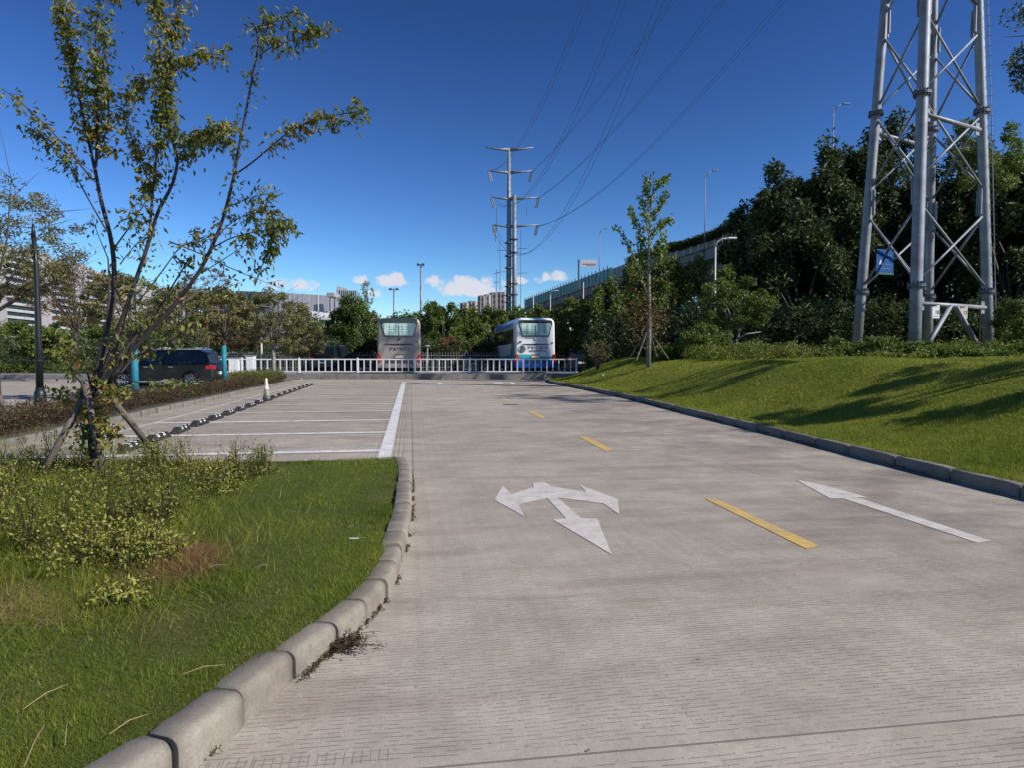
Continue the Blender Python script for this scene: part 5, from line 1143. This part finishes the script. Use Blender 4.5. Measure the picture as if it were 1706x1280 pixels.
# ---------------------------------------------------------------- coaches
def rrect(x0, x1, z0, z1, r, n=5, rt=None):
    rt = rt or r; P = []
    for (cx, cz, a0, rr) in ((x1-r, z0+r, -90, r), (x1-rt, z1-rt, 0, rt), (x0+rt, z1-rt, 90, rt), (x0+r, z0+r, 180, r)):
        for k in range(n+1): a = rad(a0+90*k/n); P.append((cx+rr*math.cos(a), cz+rr*math.sin(a)))
    return P
def coachmat(name, kind):
    m, nt, n, l, b = newmat(name); tc = n.new('ShaderNodeTexCoord'); sp = n.new('ShaderNodeSeparateXYZ'); l.new(tc.outputs['Object'], sp.inputs[0])
    x, y, z = sp.outputs; mm = lambda *a: nmath(nt, *a); f = nnoise(nt, tc.outputs['Object'], 1.2, 4, .6)
    if kind == 'grey': c = nmix(nt, 1.0, (.32, .275, .255), nramp(nt, f, [(.3, (.85, .85, .85)), (.7, (1.05, 1.05, 1.05))]), 'MULTIPLY')
    else:
        wave = mm('ADD', z, mm('MULTIPLY', mm('SINE', mm('ADD', mm('MULTIPLY', x, 1.7), mm('MULTIPLY', y, .55))), .07))
        c = nmix(nt, mm('LESS_THAN', wave, 1.13), (.80, .81, .82), (.03, .42, .42)); c = nmix(nt, mm('LESS_THAN', wave, .93), c, (.01, .13, .55))
        c = nmix(nt, mm('LESS_THAN', wave, .62), c, (.008, .06, .30))
        side = mm('GREATER_THAN', y, 1.1)
        c = nmix(nt, mm('MULTIPLY', mm('MULTIPLY', side, mm('GREATER_THAN', z, 2.86)), mm('GREATER_THAN', f, .40)), c, (.06, .12, .50))
        c = nmix(nt, mm('MULTIPLY', mm('GREATER_THAN', y, .35), mm('MULTIPLY', mm('LESS_THAN', wave, 1.9), mm('MULTIPLY', mm('GREATER_THAN', wave, 1.0), mm('LESS_THAN', mm('ADD', y, mm('MULTIPLY', z, .8)), 3.1)))), c, (.04, .34, .33))
    l.new(c, b.inputs['Base Color']); b.inputs['Roughness'].default_value = .3; b.inputs['Coat Weight'].default_value = .4 if kind != 'grey' else .2; return m
M['curtain'] = None
def curtain_mat():
    m, nt, n, l, b = newmat('rear window with green lettered curtain'); tc = n.new('ShaderNodeTexCoord'); sp = n.new('ShaderNodeSeparateXYZ'); l.new(tc.outputs['Object'], sp.inputs[0]); mm = lambda *a: nmath(nt, *a)
    st = mm('SINE', mm('MULTIPLY', sp.outputs[0], 62)); f = nnoise(nt, tc.outputs['Object'], 7, 3, .6)
    c = nmix(nt, mm('MULTIPLY', mm('ADD', st, 1.0), .28), (.62, .76, .70), (.36, .52, .48)); l.new(c, b.inputs['Base Color']); b.inputs['Roughness'].default_value = .25; b.inputs['Coat Weight'].default_value = .5; return m
M['curtain'] = curtain_mat(); M['curtain_green'] = simple('green window lettering', (.10, .42, .30), .4, 0, .2, 5)
def wheel(parent, x, y, z, r, w, axis='x', hub='chrome', spokes=8):
    rot = Matrix.Rotation(math.pi/2, 3, 'Y'); t = MB(); n = 24; prof = [(r*.62, -w/2), (r*.93, -w/2), (r, -w*.32), (r, w*.32), (r*.93, w/2), (r*.62, w/2)]
    vs = []; fs = []
    for k in range(n):
        a = 2*math.pi*k/n
        for (q, s) in prof: vs.append(Vector((s, q*math.cos(a), q*math.sin(a))))
    m_ = len(prof)
    for k in range(n):
        for j in range(m_): fs.append((k*m_+j, k*m_+(j+1) % m_, ((k+1) % n)*m_+(j+1) % m_, ((k+1) % n)*m_+j))
    root = t.add(vs, fs).build('wheel', M['rubber'], parent, True); root.location = (x, y, z)
    h = MB(); h.tube([(-w*.3, 0, 0), (w*.3, 0, 0)], r*.16, 10)
    ring = []; 
    for k in range(spokes):
        a = 2*math.pi*k/spokes; e = Vector((0, math.cos(a), math.sin(a))); 
        for s in (-w*.36, w*.36): h.tube([e*r*.12+Vector((s, 0, 0)), e*r*.6+Vector((s, 0, 0))], r*.055, 5)
    pts = [Vector((0, r*.62*math.cos(2*math.pi*k/20), r*.62*math.sin(2*math.pi*k/20))) for k in range(21)]
    for s in (-w*.38, w*.38): h.tube([p+Vector((s, 0, 0)) for p in pts], r*.05, 5)
    h.build('rim', M[hub], root); MB().tube([(-w*.2, 0, 0), (w*.2, 0, 0)], r*.58, 16).build('brake_disc', M['steel_dark'], root)
    return root
def coach(kind, pxl, pxr, Y, label, plate, zb=.285):
    a, b = D(pxl, 600, Y), D(pxr, 600, Y); w = (b-a).length*math.cos(TH)*.985; L = 11.5; H = 3.42; g = kind == 'grey'
    body = M['coach_'+kind]; root = empty('coach', ((a.x+b.x)/2, Y+.15, zb), TH, label, 'coach', 'coaches parked beyond the railing')
    h = w/2; vs = []; fs = []
    stations = [(0, .10, .96, 0), (.06, .03, .99, 0), (.25, 0, 1, 0), (L-1.2, 0, 1, 0), (L-.3, .05, .985, 0), (L, .16, .95, 0)]
    for (y, ins, sc, dz) in stations:
        for (x, z) in rrect(-h+ins, h-ins, .34+ins*.4, H*sc, .10, 5, .34): 
            tum = 1-.035*max(0, (z-1.5))/1.9; vs.append((x*tum, y, z+ (.05*(1-(x/h)**2) if z > H*.9 else 0)))
    n = 24
    for i in range(len(stations)-1):
        for k in range(n): fs.append((i*n+k, i*n+(k+1) % n, (i+1)*n+(k+1) % n, (i+1)*n+k))
    fs += [tuple(range(n))[::-1], tuple((len(stations)-1)*n+k for k in range(n))]
    MB().add(vs, fs).build('body', body, root, False, bev=.02)
    # rear window: dark surround and curtained pane
    def hexa(hw, z0, z1, bot): return [(-hw*bot, z0), (hw*bot, z0), (hw*(bot+.03), z0+.05), (hw, z1-.16), (hw*.985, z1-.04), (hw*.9, z1), (-hw*.9, z1), (-hw*.985, z1-.04), (-hw, z1-.16), (-hw*(bot+.03), z0+.05)]
    MB().prism(hexa(h*.84, 2.28, 3.30, .78), 'y', -.035, .03).build('window_surround', M['glass_dark'], root, bev=.008)
    wn = MB().prism(hexa(h*.75, 2.36, 3.10, .82), 'y', -.05, -.03).build('rear_window', M['curtain'], root)
    if g: MB().prism([(-h*.84, 3.16), (h*.84, 3.16), (h*.80, 3.36), (h*.3, 3.44), (-h*.3, 3.44), (-h*.80, 3.36)], 'y', -.03, .3).build('roof_visor', M['glass_dark'], root, bev=.01)
    tx = text_mesh('沪客旅游', .42, M['curtain_green'], wn, (0, -.056, 2.74), (math.pi/2, 0, 0), .002) if False else None
    for k in range(4):
        s = MB(); xx = -h*.42+k*h*.28
        for q in range(3): s.bx(xx-.12, xx+.12, -.056, -.052, 2.56+q*.15, 2.60+q*.15)
        s.bx(xx-.02, xx+.02, -.057, -.053, 2.5, 2.98).build('window_lettering', M['curtain_green'], wn)
    for k in range(6): x = h*(-.7+1.4*k/5); MB().bx(x-.012, x+.012, -.056, -.051, 2.40, 3.06).build('curtain_fold', M['bld_glass'], wn)
    MB().bx(-.012, .012, -.085, -.06, 2.34, 2.98).build('wiper', M['rubber'], root)
    # grooves and handle strip
    dk = simple('dark recess', (.05, .048, .05), .5); lt = M['chrome']
    MB().bx(-h*.52, h*.52, -.03, .04, 2.19, 2.23).build('trim_strip', lt if not g else M['galv'], root, bev=.008)
    MB().prism([(-h*.68, 1.80), (-h*.6, 1.83), (-h*.2, 1.845), (h*.2, 1.845), (h*.6, 1.83), (h*.68, 1.80), (h*.6, 1.79), (h*.2, 1.77), (-h*.2, 1.77), (-h*.6, 1.79)], 'y', -.03, .03).build('hatch_recess', M['rubber'], root)
    MB().tube([(0, -.05, 2.15), (0, .02, 2.15)], .085, 14).build('round_badge', M['chrome'] if not g else M['steel_dark'], root)
    for k in (-1, 1):
        MB().prism([(k*h*.99, 1.22), (k*h*.86, 1.20), (k*h*.80, .96), (k*h*.84, .72), (k*h*.995, .70)], 'y', -.03, .12).build('tail_light', M['red_lamp'], root, bev=.015)
        MB().prism([(k*h*.97, .98), (k*h*.86, .95), (k*h*.88, .86), (k*h*.97, .87)], 'y', -.04, -.028).build('lamp_lens', simple('orange lens', (.6, .18, .04), .25), root)
        MB().tube([(k*h*.82, -.03, 1.98 if g else 1.9), (k*h*.82, .03, 1.98 if g else 1.9)], .07, 12).build('marker_lamp', M['galv'], root)
    for k in range(6): MB().bx(-h*.62+k*.001, h*.62, -.02, .03, .66+k*.05, .68+k*.05).build('grille_slat', dk, root)
    MB().prism(rrect(-h*.99, h*.99, .36, .58, .05), 'y', -.07, .3).build('bumper', body, root, bev=.02)
    MB().bx(-h*.2, h*.22, -.03, .03, 1.155, 1.19).build('plate_light', M['rubber'], root)
    pl = MB().bx(-.25, .25, -.045, -.02, .99, 1.13).build('licence_plate', simple('pale yellow plate', (.62, .55, .32), .5) if not g else simple('pale plate', (.55, .50, .45), .5), root)
    text_mesh(plate, .27 if g else .24, M['ink'], root, (0 if g else .12, -.02, 1.51 if g else 1.60), (math.pi/2, 0, 0), .004, sp=1.22)
    if not g:
        text_mesh('旅游客车有限公司', .13, M['ink'], root, (.12, -.025, 1.40), (math.pi/2, 0, 0), .004)
        e = MB(); P = [Vector((-h*.66+.2*math.cos(2*math.pi*k/24), -.03, 1.52+.2*math.sin(2*math.pi*k/24))) for k in range(25)]; e.tube(P, .02, 5)
        for k in (-.07, 0, .07): e.bx(-h*.66+k-.018, -h*.66+k+.018, -.035, -.01, 1.38, 1.66)
        e.build('round_emblem', M['steel_dark'], root); MB().prism(rrect(-h*.80, -h*.70, 1.90, 2.03, .03), 'y', -.03, .02).build('square_badge', M['steel_dark'], root)
    # side windows, doors, panels on both sides
    for k in (-1, 1):
        MB().bx(k*(h*.955), k*(h*.985), .9, L-1.0, 1.85, 2.82).build('side_glass', M['glass_dark'], root)
        for q in range(8): y = .9+q*1.32; MB().bx(k*h*.985, k*(h*.992), y, y+.05, 1.85, 2.82).build('window_pillar', M['rubber'], root)
        for q in range(7): y = 1.6+q*1.3; MB().bx(k*h*.998, k*(h+.006), y, y+.02, .5, 1.5).build('panel_joint', dk, root)
        for y in (3.1, L-2.6):
            MB().tube([(k*(h-.12), y, .5), (k*(h+.004), y, .5)], .58, 20).build('wheel_arch', M['rubber'], root); wheel(root, k*(h-.12), y, .5, .5, .3)
        MB().tube([(k*(h-.1), L-.2, 2.8), (k*(h+.25), L+.25, 2.9), (k*(h+.25), L+.3, 2.5)], .035, 6).build('mirror_arm', M['rubber'], root); MB().box((k*(h+.25), L+.3, 2.4), (.1, .07, .25)).build('mirror', M['rubber'], root, bev=.03)
    MB().bx(-h*.9, h*.9, .3, L-.3, .2, .4).build('underbody', M['rubber'], root)
    if not g:
        MB().prism(rrect(-h*.55, h*.55, 3.40, 3.56, .06), 'y', 3.2, 6).build('roof_unit', M['white_paint'], root, bev=.04)
    return root
M['coach_grey'] = coachmat('warm grey coach paint', 'grey'); M['coach_white'] = coachmat('white coach paint with blue waves', 'white')
coach('grey', 627, 702, 41.6, 'warm grey coach seen square from behind with a dark number across its back', '沪B79531')
coach('white', 857, 927.5, 41.6, 'white coach with a blue lower body and blue waves, parked right of the grey one', '沪B•Z0818')

# ---------------------------------------------------------------- cars
def car(loc, rz, label, paint_, L=4.65, W_=1.86, H=1.66, suv=True, cat='car', name='parked_car', plate=''):
    root = empty(name, loc, rz, label, cat); h = W_/2
    # x forward; side profile in (x,z)
    low = [(-L/2, .42), (-L/2+.03, .85), (-L/2+.10, 1.02), (-L/2+.5, 1.06), (.9, 1.02), (1.25, 1.0), (L/2-.35, .90), (L/2-.08, .78), (L/2, .55), (L/2-.04, .32), (L/2-.5, .24), (-L/2+.45, .24), (-L/2+.05, .30)]
    def cut(poly): return poly
    vs = []; n = len(low); prof = [(-1.0, .0, .93), (-.985, .0, .985), (-.93, .02, 1.0), (.93, .02, 1.0), (.985, .0, .985), (1.0, .0, .93)]
    fs = []
    for (s, _, sc) in ((-1.0, 0, .965), (-.94, 0, 1.0), (.94, 0, 1.0), (1.0, 0, .965)):
        for (x, z) in low: vs.append((x*sc, s*h, .62+(z-.62)*sc))
    for i in range(3):
        for k in range(n): fs.append((i*n+k, i*n+(k+1) % n, (i+1)*n+(k+1) % n, (i+1)*n+k))
    fs += [tuple(range(n)), tuple(3*n+k for k in range(n))]
    MB().add(vs, fs).build('body', paint_, root, False, bev=.03)
    rx = -L/2+.16; top = [(rx, 1.03), (rx+.28, H-.10), (rx+.50, H), (.10, H), (.55, H-.06), (1.30, 1.0)]
    def cab(sh, mat, nm, i0):
        vs = []; fs = []; n = len(top); gx = lambda p: p
        for s, k in ((-1, 1), (1, 1)):
            for (x, z) in top: f = 1-.20*(z-1.0)/(H-1.0); vs.append((x, s*(h*.94)*f, z))
        fs = [tuple(range(n)), tuple(range(n, 2*n))]+[(i, (i+1) % n, n+(i+1) % n, n+i) for i in range(n)]
        return MB().add(vs, fs).build(nm, mat, root, bev=.03)
    cab(1, paint_, 'cabin', 0)
    def sidepane(x0, x1, x2, x3, nm='side_window'):
        for s in (-1, 1):
            q = lambda x, z: Vector((x, s*(h*.94*(1-.20*(z-1.0)/(H-1.0))+.006), z)); q2 = lambda x, z: q(x, z)-Vector((0, s*.02, 0)); z0, z1 = 1.06, H-.12
            P = [(x0, z0), (x1, z0), (x2, z1), (x3, z1)]; MB().add([q(*p) for p in P]+[q2(*p) for p in P], [(0, 1, 2, 3), (4, 5, 6, 7), (0, 1, 5, 4), (2, 3, 7, 6), (1, 2, 6, 5), (0, 3, 7, 4)]).build(nm, M['glass_dark'], root)
    sidepane(rx+.18, rx+.72, rx+.72, rx+.42); sidepane(rx+.80, -.28, -.28, rx+.80); sidepane(-.20, 1.08, .48, -.20)
    hw = h*.86
    MB().add([(rx+.04-.012, -hw*.95, 1.08), (rx+.04-.012, hw*.95, 1.08), (rx+.24-.012, hw*.86, H-.14), (rx+.24-.012, -hw*.86, H-.14)]+[(rx+.08, -hw*.95, 1.08), (rx+.08, hw*.95, 1.08), (rx+.28, hw*.86, H-.14), (rx+.28, -hw*.86, H-.14)], [(0, 1, 2, 3), (4, 5, 6, 7), (0, 1, 5, 4), (1, 2, 6, 5), (2, 3, 7, 6), (3, 0, 4, 7)]).build('rear_window', M['glass_dark'], root)
    MB().add([(1.27, -hw, 1.04), (1.27, hw, 1.04), (.60, hw*.86, H-.10), (.60, -hw*.86, H-.10)]+[(1.22, -hw, 1.02), (1.22, hw, 1.02), (.55, hw*.86, H-.12), (.55, -hw*.86, H-.12)], [(0, 1, 2, 3), (4, 5, 6, 7), (0, 1, 5, 4), (1, 2, 6, 5), (2, 3, 7, 6), (3, 0, 4, 7)]).build('windscreen', M['glass_dark'], root)
    for s in (-1, 1):
        MB().bx(-L/2-.01, -L/2+.34, s*(h-.28), s*(h+.004), .80, .98).build('tail_light', M['red_lamp'], root, bev=.02)
        MB().bx(L/2-.35, L/2-.02, s*(h-.30), s*(h-.01), .66, .80).build('headlight', M['chrome'], root, bev=.02)
        MB().bx(-L/2+.4, L/2-.5, s*(h-.02), s*(h+.008), .26, .31).build('sill_trim', M['chrome'], root)
        for x in (-.55, .45): MB().bx(x-.1, x+.1, s*h, s*(h+.03), .90, .93).build('door_handle', M['chrome'], root)
        for x in (-.9, -.24, .80): MB().bx(x, x+.012, s*(h-.005), s*(h+.003), .35, 1.0).build('door_gap', M['rubber'], root)
        MB().bx(rx+.4, .3, s*(h*.70), s*(h*.70+.03), H, H+.05).build('roof_rail', M['chrome'], root)
        MB().box((.92, s*(h+.08), 1.08), (.07, .1, .07)).build('mirror', paint_, root, bev=.02)
        for x in (-1.38, 1.38):
            MB().tube([(x, s*(h-.22), .37), (x, s*(h+.003), .37)], .42, 22).build('wheel_arch', M['rubber'], root)
            wq = wheel(root, x, s*(h-.065), .36, .37, .22, spokes=10); wq.rotation_euler = (0, 0, math.pi/2)
    MB().bx(-L/2-.04, -L/2+.05, -h*.9, h*.9, .34, .52).build('bumper', paint_, root, bev=.02); MB().bx(-L/2-.045, -L/2-.0, -.24, .24, .58, .70).build('licence_plate', M['white_paint'], root)
    return root
blk = simple('glossy black car paint', (.008, .010, .011), .3, .0, .1, 2, coat=.25); dkb = simple('dark teal car paint', (.012, .03, .04), .25, .1, .1, 2, coat=.5); sil = simple('silver car paint', (.42, .43, .44), .3, .4, .1, 2, coat=.5)
p = D(277, 632, 30.0); car((p.x, 30.0, 0), math.pi+.10, 'black estate-like car with bright multi-spoke wheels parked beyond the hedge on the left', blk, H=1.66, name='parked_car')
p = D(545, 600, 46); car((p.x, 48.0, .29), math.pi/2-.12, 'dark teal off-road car seen from behind through the white railing', dkb, H=1.80)
p = D(20, 600, 58); car((p.x, 60.0, .29), math.pi, 'silver car partly hidden behind the far hedge at the left edge', sil)
p = D(965, 606, 47); car((p.x, 47.5, .29), math.pi/2, 'dark car standing in the shade right of the white coach', blk, H=1.5)

# ---------------------------------------------------------------- railing
def railing():
    zb = .34; posts = [(403, 39.8), (498.5, 39.92), (596, 40.0), (691, 40.05), (782.6, 40.1), (872, 40.15), (960.4, 40.2)]
    X = [D(px, 600, Y).x for px, Y in posts]; X = [D(318, 600, 39.7).x]+X; Yp = [39.7]+[q[1] for q in posts]
    root = empty('railing', (0, 40.0, 0), 0, 'long white traffic railing with square bars on the low concrete wall', 'railing')
    pm = MB().bx(-.055, .055, -.055, .055, 0, .88).add([(-.06, -.06, .88), (.06, -.06, .88), (.06, .06, .88), (-.06, .06, .88), (0, 0, .98)], [(0, 1, 4), (1, 2, 4), (2, 3, 4), (3, 0, 4)])
    pp = None; bb = None; ft = None
    zt = lambda x: .80-.0
    for i, (x, y) in enumerate(zip(X, Yp)):
        if pp is None:
            pp = pm.build('post', M['white_paint'], root); o = pp; ft = MB().bx(-.14, .14, -.12, .12, 0, .05).build('foot', M['steel_dark'], root); f = ft
        else: o = pp.copy(); COL.objects.link(o); f = ft.copy(); COL.objects.link(f)
        o.location = (x, y-40, zb-.02); f.location = (x, y-40, zb-.012)
        if i == len(X)-1: break
        x1, y1 = X[i+1], Yp[i+1]
        for z, t in ((.84, .032), (.11, .032)):
            MB().add([(x+.05, y-40-.02, zb+z-t), (x1-.05, y1-40-.02, zb+z-t), (x1-.05, y1-40+.02, zb+z-t), (x+.05, y-40+.02, zb+z-t), (x+.05, y-40-.02, zb+z+t), (x1-.05, y1-40-.02, zb+z+t), (x1-.05, y1-40+.02, zb+z+t), (x+.05, y-40+.02, zb+z+t)], [(0, 1, 2, 3), (4, 5, 6, 7), (0, 1, 5, 4), (1, 2, 6, 5), (2, 3, 7, 6), (3, 0, 4, 7)]).build('rail', M['white_paint'], root)
        n = 8 if i else 7
        for k in range(1, n+1):
            t = k/(n+1); 
            if bb is None: bb = MB().bx(-.032, .032, -.012, .012, .145, .805).build('baluster', M['white_paint'], root); o = bb
            else: o = bb.copy(); COL.objects.link(o)
            o.location = (x+(x1-x)*t, y+(y1-y)*t-40, zb)
railing()
def back_fence():
    root = empty('picket_fence', (0, 55.0, .29), 0, 'thin grey picket fence under the trees beyond the coaches', 'fence'); bb = None
    for i in range(150):
        x = -24+i*.2
        if bb is None: bb = MB().bx(-.02, .02, -.01, .01, 0, 1.35).build('picket', M['galv'], root); o = bb
        else: o = bb.copy(); COL.objects.link(o)
        o.location = (x, -.9+.0*i-5.2, 0)
    for z in (.25, 1.1): MB().bx(-24.1, 6, -6.13, -6.09, z, z+.04).build('rail', M['galv'], root)
back_fence()
def guard_rail():
    root = empty('guard_rail', (0, 58, 0), 0, 'long white three-bar rail running behind the trees on the left', 'railing')
    for z in (2.0, 1.6, 1.2): MB().bx(-52, -17, -.05, .05, z, z+.12).build('rail', M['white_paint'], root)
    for i in range(19): x = -52+i*1.94; MB().bx(x-.06, x+.06, .05, .15, 0, 2.05).build('post', M['white_paint'], root)
guard_rail()
# pale utility cabinets behind the left end of the railing
for i, (px, w, hh, lb) in enumerate(((392, .6, .95, 'small white cabinet behind the left end of the railing'), (418, .5, 1.1, 'taller white cabinet behind the left end of the railing'))):
    p = D(px, 600, 42.5); s = empty('utility_cabinet', (p.x, 42.5, .29), .1, lb, 'cabinet', 'white cabinets behind the railing'); MB().bx(-w/2, w/2, -.25, .25, .05, hh).build('housing', M['white_paint'], s, bev=.02); MB().bx(-w/2+.05, -.01, -.27, -.25, .12, hh-.1).build('door', M['white_paint'], s); MB().bx(.01, w/2-.05, -.27, -.25, .12, hh-.1).build('door', M['white_paint'], s); MB().bx(-w/2-.04, w/2+.04, -.3, .3, hh, hh+.06).build('lid', M['galv'], s); MB().bx(-w/2+.1, w/2-.1, -.2, .2, 0, .05).build('plinth', M['rubber'], s)

# ---------------------------------------------------------------- bay furniture
def stops():
    ws = [(216, 745), (260, 728), (296, 717), (327, 707), (354, 697.5), (376, 690), (396, 683), (415, 676.5), (430, 671.3), (445, 666), (458, 661.5)]
    a0 = G(216, 751); a1 = G(445, 668.5); d = (a1-a0).normalized(); n = 21; step = (a1-a0).length/9
    root0 = None; ordn = ['nearest', 'second', 'third', 'fourth', 'fifth', 'sixth', 'seventh', 'eighth', 'ninth', 'tenth', 'eleventh', 'twelfth', 'thirteenth', 'fourteenth', 'fifteenth', 'sixteenth', 'seventeenth', 'eighteenth', 'nineteenth']
    ang = math.atan2(d.y, d.x)
    for i in range(19):
        p = a0+d*step*i
        if root0 is None:
            root0 = empty('wheel_stop', p, ang); root0['label'] = ''; r = root0; L, w, h = .42, .085, .11
            MB().add([(-L, -w, 0), (L, -w, 0), (L, w, 0), (-L, w, 0), (-L+.12, -w*.6, h), (L-.12, -w*.6, h), (L-.12, w*.6, h), (-L+.12, w*.6, h)], [(0, 1, 2, 3), (4, 5, 6, 7), (0, 1, 5, 4), (1, 2, 6, 5), (2, 3, 7, 6), (3, 0, 4, 7)]).build('block', M['rubber'], r, bev=.012)
            for x in (-.13, .11):
                MB().add([(x-.045, -w*.5, h+.001), (x+.045, -w*.5, h+.001), (x+.045, w*.5, h+.001), (x-.045, w*.5, h+.001), (x-.045, -w*.78, .062), (x+.045, -w*.78, .062)], [(0, 1, 2, 3), (0, 1, 5, 4)]).build('reflector', M['white_paint'], r, fix=False).location = (0, -.003, .003)
        else: r = copy_tree(root0)
        r.location = p; r.rotation_euler = (0, 0, ang+random.Random(i).uniform(-.05, .05))
        tag(r, ordn[i]+' rubber wheel stop with white patches counted from the grass island', 'wheel stop', 'wheel stops along the closed ends of the bays')
stops()
def cone():
    p = G(444, 668); r = empty('traffic_cone', p, .2, 'pale sun-bleached traffic cone on a black base among the wheel stops', 'traffic cone')
    MB().prism(rrect(-.17, .17, -.17, .17, .04), 'z', 0, .04).build('base', M['rubber'], r, bev=.008)
    MB().tube([(0, 0, .04), (0, 0, .12)], [.115, .10], 20, True).build('skirt', M['rubber'], r, True)
    MB().tube([(0, 0, .12), (0, 0, .68), (0, 0, .70)], [.098, .035, .028], 20, True).build('cone_body', simple('sun-bleached cream plastic', (.66, .62, .46), .5, 0, .1, 5), r, True)
    MB().tube([(0, 0, .30), (0, 0, .44)], [.079, .063], 20, True).build('reflective_band', simple('dull cream band', (.60, .58, .48), .4, 0, .1, 5), r, True)
cone()
def lamp_post():
    Y = 14.4; b = D(68, 700, Y); r = empty('lamp_post', (b.x, Y, .08), 0, 'black lamp post with a stepped base standing in the dark hedge', 'lamp post'); z = lambda y: D(68, y, Y).z-.08
    MB().tube([(0, 0, 0), (0, 0, z(656)), (0, 0, z(648))], [.125, .115, .07], 12).build('base', M['black_post'], r, True)
    MB().tube([(0, 0, z(650)), (0, 0, z(560)), (0, 0, z(440)), (-.04, 0, z(395))], [.072, .062, .05, .045], 12).build('pole', M['black_post'], r, True)
    for y in (648, 600, 560): MB().tube([(0, 0, z(y)-.02), (0, 0, z(y)+.02)], .085, 12).build('collar', M['black_post'], r)
    MB().tube([(-.04, 0, z(395)), (-.04, 0, z(372))], [.05, .02], 12).build('finial', M['black_post'], r, True)
lamp_post()
# scraps of white litter on the lawn
p = D(1005, 634, 31); p.z = float(mound_z(p.x, p.y))+.03; tag(MB().add([(-.06, -.04, 0), (.07, -.03, .02), (.05, .05, 0), (-.05, .04, .03), (0, 0, .05)], [(0, 1, 4), (1, 2, 4), (2, 3, 4), (3, 0, 4), (0, 1, 2, 3)]).build('paper_scrap', M['white_paint']), 'small white paper scrap on the far left corner of the right lawn', 'litter').location = p
p = G(590, 901, .17); tag(MB().bx(-.03, .03, -.003, .003, 0, .006).build('white_stick', M['white_paint']), 'short white stick lying on the island grass near the kerb', 'litter').location = (p.x, p.y, .18)
